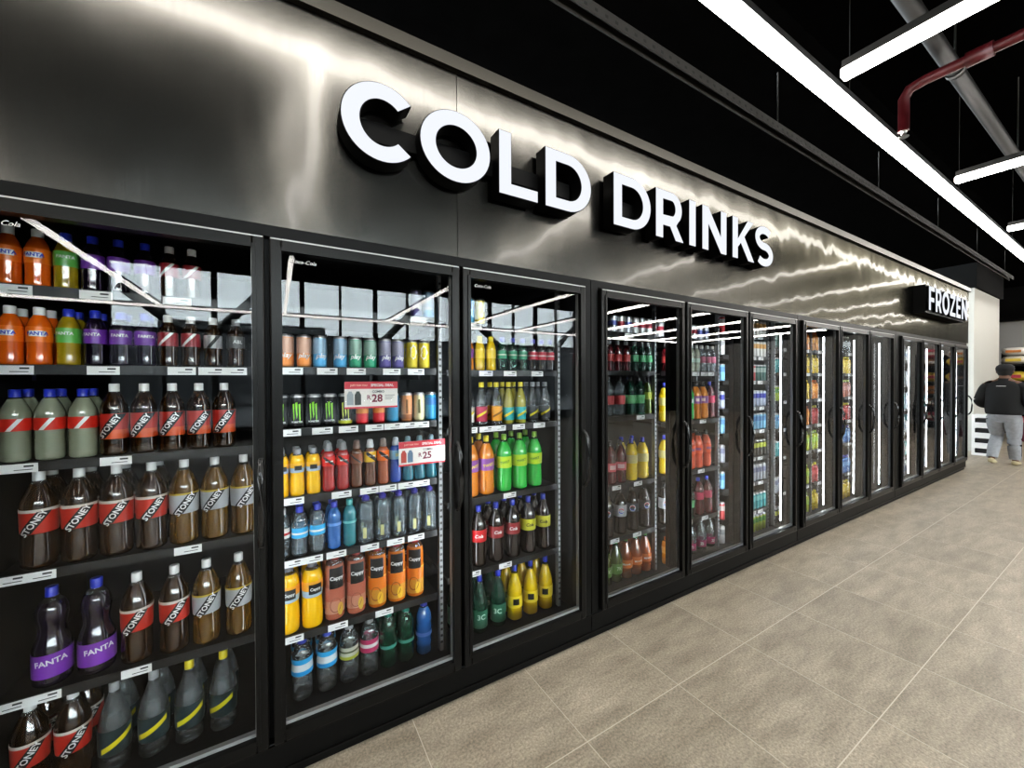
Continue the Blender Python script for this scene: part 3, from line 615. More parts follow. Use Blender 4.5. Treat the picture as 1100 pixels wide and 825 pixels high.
prod('GG', SB, 'large green bottle, white print', 'cone', .315, .046, 'dkgreen', BLUE, [(.10, .42, (.04, .17, .10))], ('3C', .040, .30, (.55, .7, .6), 0, None))
prod('YL', SB, 'large yellow soda, round black logo', 'cone', .315, .046, 'ylsoda', BLUE, [(.24, .46, (.86, .66, .04))], None, None, ('patch', K, .36, .038, .036))
prod('wc', CN, 'white can with red emblem', 'can', .125, .033, (.70, .70, .70), None, [(.40, .66, (.50, .05, .08))])
prod('wb', CN, 'white can with blue emblem', 'can', .125, .033, (.62, .64, .70), None, [(.40, .66, (.10, .12, .40))])
prod('cs', SB, 'small clear red-labelled soda', 'small', .215, .031, 'redcl', GREY, [(.32, .55, (.52, .06, .06))])
prod('cg', SB, 'small clear green-labelled soda', 'small', .215, .031, 'dkgreen', GREY, [(.32, .55, (.10, .38, .18))])
prod('rr', SB, 'clear soda with red label', 'soda', .277, .043, 'clear', K, [(.30, .52, (.50, .07, .07))])
prod('rg', SB, 'clear soda with green label', 'soda', .277, .043, 'dkgreen', K, [(.30, .52, (.16, .45, .20))])
prod('ol', SB, 'slim olive soda', 'soda', .27, .034, 'olive', K, [(.40, .6, (.25, .28, .03))])
prod('mr', SB, 'red berry soda with pink logo', 'soda', .30, .045, 'redcl', K, [(.30, .50, (.62, .10, .12))], None, None, ('patch', (.7, .45, .45), .4, .05, .03))
prod('ms', SB, 'yellow soda with silver label', 'soda', .30, .045, 'ylsoda', BLUE, [(.42, .62, (.55, .48, .18))])
prod('pk', SB, 'black cola with round logo', 'soda', .315, .0465, 'cola', K, [(.44, .64, (.05, .05, .06))], None, None, ('ball', None))
prod('pw', SB, 'black cola with silver label, round logo', 'soda', .315, .0465, 'cola', K, [(.40, .66, (.45, .45, .46))], None, None, ('ball', None))
prod('mt', SB, 'large green soda with pale print', 'cone', .292, .048, 'olive', (.05, .3, .05), [(.20, .45, (.10, .22, .04))], ('7K', .034, .34, (.5, .6, .4), 0, None))
prod('mi', SB, 'large orange soda with white lettering', 'cone', .292, .048, 'oran2', (.05, .3, .05), [(.26, .46, (.62, .16, .03))], ('Mirinda', .019, .36, W, 6, None))
prod('gf', SB, 'large green soda with white emblem', 'soda', .305, .045, 'green', K, [(.42, .60, (.06, .40, .10))], None, None, ('patch', W, .5, .045, .03))
prod('tf', SB, 'large orange soda with purple label', 'soda', .305, .045, 'twist', K, [(.42, .62, (.28, .08, .28))], None, None, ('patch', (.8, .6, .5), .52, .03, .025))
prod('bo', SB, 'large blood orange soda', 'soda', .305, .045, 'bloodo', K, [(.40, .62, (.80, .10, .02))], None, None, ('patch', (.30, .10, .25), .52, .05, .02))
prod('dr', SB, 'large cherry cola', 'soda', .305, .045, 'redcl', BLUE, [(.42, .62, (.48, .04, .10))])
prod('zr', SB, 'clear soda with dark pink label', 'cone', .262, .045, 'clear', GREY, [(.12, .34, (.45, .03, .14))], ('ZI', .03, .23, W, 0, None))
prod('pc', SB, 'slim clear flavoured water, pink label', 'water', .222, .031, 'water', W, [(.35, .58, (.50, .12, .20))])
prod('gc', SB, 'slim clear flavoured water, green tint', 'water', .222, .031, 'lemon', W, [(.35, .50, (.35, .50, .40))])
for c, nm, col, b in (('k1', 'white and orange', (.72, .70, .66), (.75, .40, .12)), ('k2', 'dark green', (.03, .12, .10), (.30, .40, .36)), ('k3', 'red', (.52, .03, .04), (.55, .5, .48)), ('k4', 'blue and silver', (.50, .54, .66), (.04, .05, .40)),
                      ('k5', 'light blue', (.22, .52, .74), (.10, .28, .55)), ('k6', 'black and yellow', (.015, .015, .015), (.55, .60, .06)), ('k7', 'silver', (.42, .44, .50), (.2, .22, .34)), ('k8', 'teal', (.05, .36, .38), (.18, .55, .55)),
                      ('k9', 'lime green', (.42, .55, .05), (.12, .34, .06)), ('kw', 'white', (.74, .74, .73), (.4, .4, .42))):
    prod(c, CN, 'slim %s can' % nm, 'can', .152, .028, col, None, [(.52, .80, b)])
for c, nm, dk, cap, lb in (('q1', 'orange', 'twist', ORG, (.75, .32, .04)), ('q2', 'yellow', 'ylsoda', YEL, (.80, .60, .06)), ('q3', 'red', 'red', YEL, (.50, .05, .05)), ('q4', 'clear', 'water', W, (.55, .60, .62)),
                           ('q5', 'pink', 'cpink', (.5, .6, .1), (.60, .25, .22)), ('q6', 'blue', 'blue', BLUE, (.1, .3, .6)), ('q7', 'lime', 'lime', (.3, .5, .05), (.35, .55, .05))):
    prod(c, JB, 'small %s drink bottle' % nm, 'juice', .20, .032, dk, cap, [(.40, .66, lb)])

PROTO = {}
def build(code):
    p = P[code]; H, R = p['h'], p['r']
    prof = [(r*R, z*H) for r, z in spline_prof(SHAPES[p['shape']])]
    can = p['shape'] == 'can'
    bm = bmesh.new()
    full = [(0, .004)] + prof + ([(0, prof[-1][1]-.004)] if can else [])
    squash = .80 if p['shape'] == 'flat' else 1.0
    if can:
        lathe(bm, full, 22, lambda z: 1 if (z > .905*H or z < .03*H) else 0)
        root = mesh_obj(p['name'], bm, [flat(p['drink'], .3, .25), M['alu']])
    else:
        fl = None
        if p['shape'] in ('soda', 'cone', 'water'):
            fl = lambda a, z: 1 - (.05*max(0, 1 - z/(.16*H))*(.5+.5*math.cos(5*a)) if z < .16*H else 0) - (.018*(.5+.5*math.cos(8*a)) if .68*H < z < .86*H else 0)
        lathe(bm, full, 24, lambda z: 1 if z > p['fill']*H else 0, fl)
        root = mesh_obj(p['name'], bm, [L_[p['drink']], PET])
    if squash != 1: 
        for v in root.data.vertices: v.co.y *= squash
    lab = None
    def shell(z0, z1, col, off, nm, parent):
        bm = bmesh.new(); n = 9
        pr = [(rad_at(prof, z0*H+(z1-z0)*H*k/n)+off, z0*H+(z1-z0)*H*k/n) for k in range(n+1)]
        lathe(bm, pr, 26)
        o = mesh_obj(nm, bm, flat(col, .35, .2 if can else 0), parent)
        if squash != 1:
            for v in o.data.vertices: v.co.y *= squash
        return o
    off = .0007
    for z0, z1, col in p['bands']:
        o = shell(z0, z1, col, off, 'label_band' if lab else 'label', root); lab = lab or o; off += .0005
    host = lab or root; zc = .5*H
    if p['bands']: zc = .5*(p['bands'][0][0]+p['bands'][0][1])*H
    def sq(b):
        if squash != 1:
            for v in b.verts: v.co.y *= squash
    if p['diag']:
        w, col, ang = p['diag']; hh = (p['bands'][0][1]-p['bands'][0][0])*H*.97; a = math.radians(ang)
        if abs(ang) > 45: b = sheet(w, hh, 6, 10, hh/math.tan(a))
        else:
            b = sheet(R*2.0, w, 16, 3)
            for v in b.verts: v.co.y += math.tan(a)*v.co.x
            for v in b.verts: v.co.y = max(-hh/2, min(hh/2, v.co.y))
        wrap(b, prof, zc, off+.0004); sq(b); mesh_obj('diagonal_band', b, flat(col, .35), host)
    if p['text']:
        tx = p['text']; body, size, zf, col, rot, bg = tx[:6]
        if bg:
            b = sheet(bg[0], bg[1]); wrap(b, prof, zf*H, off+.0004); sq(b); mesh_obj('logo_patch', b, flat(bg[2], .35), host)
        b = text_bm(body, size, .028, tx[6] if len(tx) > 6 else 0)
        bmesh.ops.triangulate(b, faces=b.faces); bmesh.ops.subdivide_edges(b, edges=[e for e in b.edges if e.calc_length() > size*.35], cuts=2)
        wrap(b, prof, zf*H, off+.0013, 0, math.radians(rot)); sq(b); mesh_obj('lettering', b, flat(col, .45), host)
    ex = p['extra']
    if ex:
        if ex[0] == 'patch':
            b = sheet(ex[3], ex[4], 8); wrap(b, prof, ex[2]*H, off+.0004); mesh_obj('logo_patch', b, flat(ex[1], .35), host)
        if ex[0] == 'claw':
            b = bmesh.new()
            for x, y0, y1, w in ((-.012, .028, .105, .006), (0, .040, .112, .007), (.012, .022, .105, .006)):
                pts = [(x-w/2-.002, y1), (x+w/2, y1+.004), (x+w*.35, (y0+y1)/2), (x+w*.55, y0+.02), (x, y0), (x-w*.35, y0+.025), (x-w*.5, (y0+y1)/2)]
                b.faces.new([b.verts.new((q[0], q[1]-.075, 0)) for q in pts])
            wrap(b, prof, .075, .0008); mesh_obj('claw_mark', b, flat(ex[1], .35), host)
            b = text_bm('MONSTER', .0105, .03); wrap(b, prof, .027, .0009); mesh_obj('lettering', b, flat(W, .4), host)
        if ex[0] == 'fruit':
            for (u, v, a, bb), col in (((-.006, .20, .026, .034), ex[1]), ((.016, .13, .014, .030), ex[2])):
                b = bmesh.new(); b.faces.new([b.verts.new((u+a*math.cos(2*PI*k/20), bb*math.sin(2*PI*k/20), 0)) for k in range(20)])
                bmesh.ops.triangulate(b, faces=b.faces); off += .0006; wrap(b, prof, v*H+.01, off); sq(b); mesh_obj('fruit_print', b, flat(col, .35), host)
        if ex[0] == 'blob':
            b = bmesh.new(); n = 28
            b.faces.new([b.verts.new(((.017+.004*math.cos(5*2*PI*k/n))*math.cos(2*PI*k/n), (.036+.006*math.cos(7*2*PI*k/n))*math.sin(2*PI*k/n), 0)) for k in range(n)])
            bmesh.ops.triangulate(b, faces=b.faces); wrap(b, prof, .085, .001); mesh_obj('printed_figure', b, flat(ex[1], .35), host)
        if ex[0] == 'ball':
            for col, a0, a1, s in ((W, 0, 360, 0), ((.5, .02, .03), 10, 170, .0006), ((.02, .06, .4), 190, 350, .0006)):
                b = bmesh.new(); rr = .022 - (0 if s == 0 else .003)
                b.faces.new([b.verts.new((x, y, 0)) for x, y in (arc(0, 0, rr, rr, a0, a1, 20)[:-1] if s == 0 else arc(0, 0, rr, rr, a0, a1, 14))])
                bmesh.ops.triangulate(b, faces=b.faces); wrap(b, prof, .53*H, off+.0006+s); mesh_obj('round_logo', b, flat(col, .35), host)
    if not can:
        zt = prof[-1][1]; cr = max(.0145, prof[-1][0]*1.12); cm = flat(p['cap'], .35); bm = bmesh.new(); st = p['capstyle']
        if st == 'screw': pr = [(cr, zt-.012), (cr, H-.0015), (cr-.0015, H), (0, H)]
        elif st == 'dome': pr = [(cr*1.05, zt-.006), (cr*1.05, zt+.008), (cr*.92, zt+.012), (cr*.86, H-.006), (cr*.6, H), (0, H)]
        else: pr = [(cr, zt-.014), (cr, zt+.004), (cr*.62, zt+.008), (cr*.55, H-.004), (cr*.4, H), (0, H)]
        lathe(bm, pr, 18, None, (lambda a, z: 1 + .02*math.cos(18*a))); c = mesh_obj('cap', bm, cm, root)
        if st != 'screw' or p['shape'] in ('small',): pass
        else:
            bm = bmesh.new(); lathe(bm, [(cr*.98, zt-.017), (cr*1.12, zt-.0165), (cr*1.12, zt-.0145), (cr*.98, zt-.014)], 18); mesh_obj('neck_ring', bm, PET, root)
    else:
        bm = bmesh.new(); zt = prof[-1][1]-.0035
        bmesh.ops.create_circle(bm, cap_ends=True, segments=10, radius=.006, matrix=Matrix.Translation((0, -.006, zt+.0035))); mesh_obj('pull_tab', bm, M['alu'], root)
    return root

ORD = ['first', 'second', 'third', 'fourth', 'fifth', 'sixth', 'seventh', 'eighth', 'ninth', 'tenth', 'eleventh', 'twelfth', 'thirteenth', 'fourteenth']
DOORN = ['leftmost glass door', 'second glass door from left', 'third glass door from left', 'fourth glass door from left', 'fifth glass door from left', 'sixth glass door from left', 'seventh glass door from left', 'eighth glass door from left', 'ninth glass door from left']
CAT = {SB: 'bottle', WB_: 'bottle', JB: 'bottle', SD: 'bottle', CN: 'can', EC: 'can'}
def place(code, x, y, z, label, group):
    if code not in PROTO: PROTO[code] = o = build(code)
    else: o = copy_tree(PROTO[code])
    face = math.atan2(x, y+1.7475)          # the fronts are turned out to the aisle
    o.location = (x, y, z+.001); o.rotation_euler = (0, 0, -face*.55 + random.uniform(-.28, .28))
    tag(o, label, CAT[P[code]['name']], group)
    return o
def fill(door, zs, k, s, back='', n0=0):
    """Front row of one shelf, then the bottles seen behind it. s: 'code:x,x code:x'."""
    z = zs[k]; nsh = len(zs); shn = 'bottom shelf' if k == nsh-1 else ('top shelf' if k == 0 else ORD[k]+' shelf')
    items = sorted([(float(v), tok.split(':')[0]) for tok in s.split() for v in tok.split(':')[1].split(',')])
    g = 'drinks on the %s, %s' % (shn, DOORN[door])
    p, q = (DA+DB+DC)[door]; lo, hi = p+.004, q-.022
    rs = [P[c]['r'] + (.0015 if P[c]['name'] == JB else .0006 if P[c]['name'] in (SD, WB_) else 0) for _, c in items]; xs = [x for x, _ in items]
    for it in range(60):
        for i in range(len(xs)-1):
            d = rs[i]+rs[i+1]+.0052 - (xs[i+1]-xs[i])
            if d > 0: xs[i] -= d/2; xs[i+1] += d/2
        for i in range(len(xs)): xs[i] = min(max(xs[i], lo+rs[i]), hi-rs[i])
    for i in range(len(xs)-1):
        if rs[i]+rs[i+1] - (xs[i+1]-xs[i]) > -.002: print('TIGHT', door, k, i, round(rs[i]+rs[i+1]-xs[i+1]+xs[i], 4))
    items = [(x, c) for x, (_, c) in zip(xs, items)]
    if k > 0:
        for _, c in items:
            if z + P[c]['h'] > zs[k-1]-.036: print('TALL', door, k, c, round(z+P[c]['h']-zs[k-1]+.036, 3))
    for i, (x, code) in enumerate(items):
        r = P[code]['r']
        place(code, x, .212+r+.003, z, '%s, %s on %s, %s' % (P[code]['desc'], ORD[i], shn, DOORN[door]), g)
    for row in range(1, 2):
        for i, (x, code) in enumerate(items):
            if back == '' or (back != 'all' and code not in back.split(',')): continue
            r = P[code]['r']
            place(code, x + random.uniform(-.003, .003), .212+r+.003 + row*(2*r+.009), z, '%s, behind %s on %s, %s' % (P[code]['desc'], ORD[i], shn, DOORN[door]), g)

zA0, zA1, zA2 = [a for a, _ in ShA[0]], [a for a, _ in ShA[1]], [a for a, _ in ShA[2]]
# leftmost door
fill(0, zA0, 0, 'OF:-0.765,-0.699 PN:-0.626 GF:-0.569,-0.501,-0.423 SR:-0.352,-0.284')
fill(0, zA0, 1, 'OF:-0.763,-0.697 PN:-0.626 GF:-0.557,-0.493,-0.426 SR:-0.361,-0.290 SV:-0.219 AB:-0.144', 'OF,GF,PN')
fill(0, zA0, 2, 'LM:-0.753,-0.677,-0.607 S1:-0.528,-0.444,-0.361,-0.275,-0.191', 'LM')
fill(0, zA0, 3, 'S2:-0.695,-0.600,-0.513,-0.415 S3:-0.321,-0.231,-0.137', 'S2')
fill(0, zA0, 4, 'G2:-0.684,-0.572 S2:-0.462,-0.352 S3:-0.252,-0.144')
fill(0, zA0, 5, 'S2:-0.738,-0.635 C2:-0.528,-0.418 CY:-0.310,-0.200', 'all')
# second door
fill(1, zA1, 0, 'pb:0.685 pp:0.620')
fill(1, zA1, 1, 'po:0.038,0.107 pb:0.171,0.257 pg:0.323,0.391 pp:0.461,0.525 py:0.596,0.660', 'py')
fill(1, zA1, 2, 'mg:0.020,0.081,0.144,0.209 my:0.277 cr:0.352,0.430 ct:0.497 cp:0.567 cc:0.635 ct:0.690')
fill(1, zA1, 3, 'YJ:0.013,0.071,0.141 PR:0.206,0.279 PD:0.333 PY:0.375 PO:0.437 PB:0.500 PT:0.556,0.628,0.688', 'YJ,PR')
fill(1, zA1, 4, 'WR:0.031 WL:0.089,0.145 WD:0.203 WT:0.262 WC:0.341,0.428,0.509,0.589,0.658', 'WL,WD,WC')
fill(1, zA1, 5, 'JY:0.042,0.130 CK:0.226,0.320 CO:0.419,0.514,0.609', 'JY,CK,CO')
fill(1, zA1, 6, 'DW:0.089,0.191 DG:0.287 DP:0.384 DK:0.472,0.551 DB:0.653', 'DW,DK')
# third door
fill(2, zA2, 0, 'ct:0.926 py:0.977')
fill(2, zA2, 1, 'tp:0.913 ty:0.982,1.053 sg:1.127,1.197,1.268 sr:1.343,1.405,1.469')
fill(2, zA2, 2, 'hw:0.913 hr:0.994 ho:1.090 ht:1.171,1.255 hs:1.343,1.434', 'ho,ht,hs')
fill(2, zA2, 3, 'TW:0.930,1.029 GR:1.146,1.255,1.363', 'GR,TW')
fill(2, zA2, 4, 'KR:0.880,0.976 KD:1.090,1.203 KL:1.315,1.426', 'KD,KL')
fill(2, zA2, 5, 'GG:0.874,0.982,1.102 YL:1.216,1.329,1.441', 'all')
# fourth door
zB = [a for a, _ in ShB[0]]
fill(3, zB, 0, 'wb:2.017 wc:2.090 wb:2.165 wc:2.232,2.301,2.381')
fill(3, zB, 1, 'cs:1.982,2.062,2.146 cg:2.232,2.311,2.392')
fill(3, zB, 2, 'rr:1.982,2.090 rg:2.203,2.321 ol:2.412')
fill(3, zB, 3, 'mr:1.999,2.099 ms:2.213,2.331', 'ms')
fill(3, zB, 4, 'pk:1.973 pw:2.099 pk:2.222,2.351')
fill(3, zB, 5, 'mt:1.973,2.081 mi:2.193,2.301 mi:2.402', 'mi')
# fifth door, seen past its slotted post at the left end of each shelf too
zB2 = [a for a, _ in ShB[1]]
fill(4, zB2, 0, "wc:2.51,2.92 wb:3.0,3.08")
fill(4, zB2, 1, 'cs:2.583 gc:2.895,2.956 pc:3.031,3.109,3.188')
fill(4, zB2, 2, 'ms:2.583 gf:2.895 tf:3.006,3.122 dr:3.228')
fill(4, zB2, 3, 'ms:2.583 bo:2.895,2.994,3.109', 'bo')
fill(4, zB2, 4, 'pw:2.583 rg:2.883 dr:3.006,3.122')
fill(4, zB2, 5, 'q1:2.583 zr:2.907,3.044,3.188')
# sixth door: slim cans
far = ['kw', 'k1', 'k3', 'k4', 'k5', 'k6', 'k7', 'k8', 'k9']
far2 = ['k1', 'k1', 'k2', 'k4', 'k5', 'k6', 'k7', 'k8', 'k9']
col1 = ['k3', 'kw', 'k5', 'k4', 'k5', 'k7', 'k5', 'k3', 'q1']
for k in range(9):
    c = far2[k]; c0 = 'k3' if k in (2,) else c
    fill(5, B3Z, k, "%s:3.31 " % ('kw' if col1[k] == 'q1' else col1[k]) + 'A:3.768,3.832 B:3.905,3.980,4.048'.replace('A', c0).replace('B', c))
# seventh to ninth doors
c1 = ['q2', 'q1', 'q4', 'q3', 'q4', 'q5', 'q2']; c2 = ['q4', 'q2', 'q3', 'q6', 'q6', 'q4', 'q4']; c3 = ['q4', 'q2', 'q5', 'q3', 'q6', 'q6', 'q2']
for k in range(7):
    fill(6, C1Z, k, "%s:4.21,4.28 " % ['k2', 'k8', 'k9', 'k5', 'k8', 'k7', 'k6'][k] + 'A:4.843,4.917,4.981 B:5.047,5.102'.replace('A', c1[k]).replace('B', ['q1', 'q2', 'q2', 'q1', 'q7', 'q7', 'q7'][k]))
    fill(7, C1Z, k, "%s:5.00,5.08 " % ['q1', 'q2', 'q1', 'q3', 'q7', 'q3', 'q2'][k] + 'A:5.725,5.790,5.856'.replace('A', c2[k]))
    fill(8, C1Z, k, "%s:5.77,5.85,5.93 " % c3[k])

# ------------------------------------------------------------------ frozen goods in the four door freezer
def carton(x, y, z, w, d, h, col, band, label, group):
    bm = bmesh.new(); box(bm, -w/2, w/2, -d/2, d/2, 0, h, bevel=.004)
    o = mesh_obj('frozen_carton', bm, flat(col, .5), None, (x, y, z+.001)); tag(o, label, 'carton', group)
    bm = bmesh.new(); box(bm, -w/2-.0006, w/2+.0006, -d/2-.0006, d/2+.0006, h*.3, h*.62); mesh_obj('label', bm, flat(band, .5), o)
fz = [((.62, .70, .78), (.3, .4, .6), 'pale blue'), ((.75, .76, .78), (.45, .5, .62), 'white'), ((.12, .55, .60), (.6, .7, .7), 'teal'), ((.72, .74, .76), (.2, .3, .5), 'white and blue'), ((.35, .39, .45), (.6, .6, .65), 'grey')]
FZ = (1.8, 1.45, 1.1, .75, .42, .118)
for d, (p, q) in enumerate(DD):
    for k, z in enumerate(FZ):
        for j in range(3):
            c = fz[(d*2+k+j*3) % 5]
            carton(p+.10+j*.13, .29, z, .11, .15, .17 + .03*((k+j+d) % 3), c[0], c[1], '%s frozen carton, %s on %s, %s freezer door' % (c[2], ORD[j], ('top shelf', 'second shelf', 'third shelf', 'fourth shelf', 'fifth shelf', 'bottom shelf')[k], ORD[d]), 'frozen cartons behind the freezer doors')

# ------------------------------------------------------------------ deal cards
def card(x, y, z, w, h, price, label, rise):
    e = empty('deal_card', (x, y, z)); tag(e, label, 'sign', 'red and white deal cards')
    bm = bmesh.new(); box(bm, -w/2, w/2, -.001, .001, -h/2, h/2); mesh_obj('card', bm, flat((.80, .76, .72), .5), e)
    bm = bmesh.new(); box(bm, -w/2, w/2, -.002, -.001, h/2-h*.27, h/2); box(bm, -w/2, w/2, -.002, -.001, -h/2, -h/2+h*.07); mesh_obj('red_border', bm, flat((.55, .02, .04), .5), e)
    def t(s, size, px, pz, col, bold=.02):
        b = text_bm(s, size, bold); bmesh.ops.rotate(b, verts=b.verts, cent=(0, 0, 0), matrix=Matrix.Rotation(PI/2, 3, 'X'))
        mesh_obj('lettering', b, flat(col, .5), e, (px, -.0026, pz))
    t('SPECIAL DEAL', h*.135, w*.20, h*.36, W, .03); t('JUST FOR YOU', h*.09, -w*.24, h*.36, (.8, .5, .4))
    t('COMBO', h*.12, w*.12, h*.12, K); t('R', h*.24, -w*.06, -h*.10, (.20, .02, .05)); t(price, h*.40, w*.10, -h*.14, (.20, .02, .05), .03)
    bm = bmesh.new()
    for k in range(3): box(bm, w*.25, w*(.44-.03*k), -.0022, -.001, -h*(.02+.07*k)-.0016, -h*(.02+.07*k)+.0016)
    mesh_obj('small_print', bm, flat((.25, .24, .23), .5), e)
    # printed picture of the two packs
    cols = (((.35, .38, .40), (.02, .025, .02)) if price == '28' else ((.45, .05, .03), (.12, .2, .3)))
    for i, c in enumerate(cols):
        bm = bmesh.new(); pr = [(-.5, 0), (.5, 0), (.5, .75), (.3, .9), (.25, 1), (-.25, 1), (-.3, .9), (-.5, .75)]
        bm.faces.new([bm.verts.new((a*h*.22, 0, b*h*.5)) for a, b in pr]); mesh_obj('printed_pack', bm, flat(c, .5), e, (-w*.40+i*h*.27, -.0024-.0003*i, -h*.36))
    bm = bmesh.new(); box(bm, -.012, .012, .001, .002, h/2-.01, h/2+rise); box(bm, -.012, .012, .001, .0145, h/2+rise-.002, h/2+rise); mesh_obj('clip', bm, M['clip'], e)
card(.385, .180, 1.475, .24, .125, '28', 'red and white deal card reading R 28 in front of the slim cans', .034)
card(.628, .180, 1.180, .238, .120, '25', 'red and white deal card reading R 25 in front of the sports drinks', .064)

# ------------------------------------------------------------------ far end: crates, goods rack, basket
def crate(z, label):
    e = empty('white_crate', (12.15, .12, z)); tag(e, label, 'crate', 'white crates stacked by the pier')
    w, d, h = .36, .30, .20; bm = bmesh.new()
    for s in (-1, 1):
        box(bm, s*(w/2-.012)-.012, s*(w/2-.012)+.012, -d/2, d/2, .012, .05); box(bm, s*(w/2-.012)-.012, s*(w/2-.012)+.012, -d/2, d/2, h-.055, h)
        for y in (-d/2+.02, d/2-.02): box(bm, s*(w/2-.012)-.012, s*(w/2-.012)+.012, y-.02, y+.02, .05, h-.055)
        box(bm, -w/2+.024, w/2-.024, s*(d/2-.012)-.012, s*(d/2-.012)+.012, .012, .05); box(bm, -w/2+.024, w/2-.024, s*(d/2-.012)-.012, s*(d/2-.012)+.012, h-.055, h)
        for x in (-w/2+.045, w/2-.045): box(bm, x-.021, x+.021, s*(d/2-.012)-.012, s*(d/2-.012)+.012, .05, h-.055)
    mesh_obj('crate_side', bm, M['white'], e)
    bm = bmesh.new(); box(bm, -w/2, w/2, -d/2, d/2, 0, .012); mesh_obj('crate_base', bm, M['white'], e)
    bm = bmesh.new(); box(bm, -w/2+.03, w/2-.03, -d/2+.03, d/2-.03, .012, h-.07, bevel=.01); mesh_obj('lining', bm, M['slot'], e)
for i, l in enumerate(('lowest white plastic crate standing on the floor by the pier', 'second white plastic crate up, by the pier', 'third white plastic crate up, by the pier', 'topmost white plastic crate of the stack by the pier')): crate(.002+i*.202, l)

e = empty('goods_rack', (15.9, -.72, 0)); tag(e, 'dark shelf rack stacked with packets behind the walking person', 'rack')
for x in (-.45, .45):
    for y in (-1.2, 1.2):
        bm = bmesh.new(); box(bm, x-.02, x+.02, y-.02, y+.02, 0, 2.2); mesh_obj('upright', bm, M['black'], e)
RZ = (.35, .75, 1.1, 1.45, 1.87)
for z in RZ:
    bm = bmesh.new(); box(bm, -.47, .43, -1.18, 1.18, z-.03, z); mesh_obj('shelf', bm, M['black'], e)
bm = bmesh.new(); box(bm, .431, .45, -1.18, 1.18, .1, 2.2); mesh_obj('back_panel', bm, M['walldark'], e)
pk = [((.62, .60, .56), 'white'), ((.62, .45, .05), 'yellow'), ((.48, .18, .04), 'orange'), ((.40, .04, .07), 'red'), ((.20, .10, .05), 'brown'), ((.55, .50, .42), 'cream')]
RZ = RZ + (1.87+.225,)
lay = [(3, 4, 2, 4, 3), (4, 2, 5, 1, 2), (2, 4, 5, 2, 4), (1, 1, 2, 3, 1), (4, 1, 0, 1, 5), (3, 0, 0, 5, 0)]
for k, z in enumerate(RZ):
    for j in range(5):
        col, nm = pk[lay[k][j]]; w = .40; hh = [.26, .24, .24, .26, .22, .26 if j == 0 else .20][k]
        bm = bmesh.new(); n = 10
        # pillow packet: fat in the middle, flat sealed ends
        def ringp(y, f): return [bm.verts.new((.17*f*math.cos(2*PI*i/n)*(1.0), y, hh/2 + hh/2*(f*.96+.04)*math.sin(2*PI*i/n))) for i in range(n)]
        rs = [ringp(-w/2+w*t, f) for t, f in ((0, .35), (.08, .8), (.25, 1), (.75, 1), (.92, .8), (1, .35))]
        for A, B in zip(rs, rs[1:]):
            for i in range(n): bm.faces.new((A[i], A[(i+1) % n], B[(i+1) % n], B[i])).smooth = True
        bm.faces.new(rs[0]); bm.faces.new(rs[-1])
        o = mesh_obj('goods_packet', bm, flat(col, .45), None, (15.68, -.72-.92+j*.46, z+.001))
        tag(o, '%s packet, %s from the aisle side, %s rack shelf' % (nm, ORD[j], ('lowest', 'second', 'third', 'fourth', 'topmost', 'topmost, upper layer of the')[k]), 'packet', 'packets on the far rack')
        bm = bmesh.new(); box(bm, -.1735, -.172, -.12, .12, hh*.35, hh*.65); mesh_obj('label', bm, flat(pk[(lay[k][j]+2) % 6][0], .5), o)

e = empty('rolling_basket', (12.0, -.45, 0)); tag(e, 'dark maroon rolling shopping basket on the floor beyond the person', 'basket')
MAR = pbr('maroon_plastic', (.07, .008, .018), .4)
bm = bmesh.new(); loops = []
for z, sx, sy in ((.12, .15, .19), (.13, .165, .205), (.30, .19, .235), (.44, .205, .25), (.45, .21, .255), (.43, .195, .24), (.14, .15, .19)):
    loops.append([bm.verts.new((sx*math.copysign(abs(math.cos(2*PI*i/24))**.5, math.cos(2*PI*i/24)), sy*math.copysign(abs(math.sin(2*PI*i/24))**.5, math.sin(2*PI*i/24)), z+.24)) for i in range(24)])
for A, B in zip(loops, loops[1:]):
    for i in range(24): bm.faces.new((A[i], A[(i+1) % 24], B[(i+1) % 24], B[i]))
bm.faces.new(loops[0]); bm.faces.new(loops[-1]); mesh_obj('tub', bm, MAR, e)
bm = bmesh.new(); tube(bm, [(-.19, -.2, .67), (-.25, -.2, .93), (-.27, -.15, .98), (-.27, .15, .98), (-.25, .2, .93), (-.19, .2, .67)], .011, 8); mesh_obj('handle', bm, M['black'], e)
for x in (-.11, .11):
    for y in (-.13, .13):
        bm = bmesh.new(); tube(bm, [(x, y-.012, .05), (x, y+.012, .05)], .05, 16); box(bm, x-.012, x+.012, y-.02, y+.02, .05, .37); mesh_obj('wheel', bm, M['black'], e)

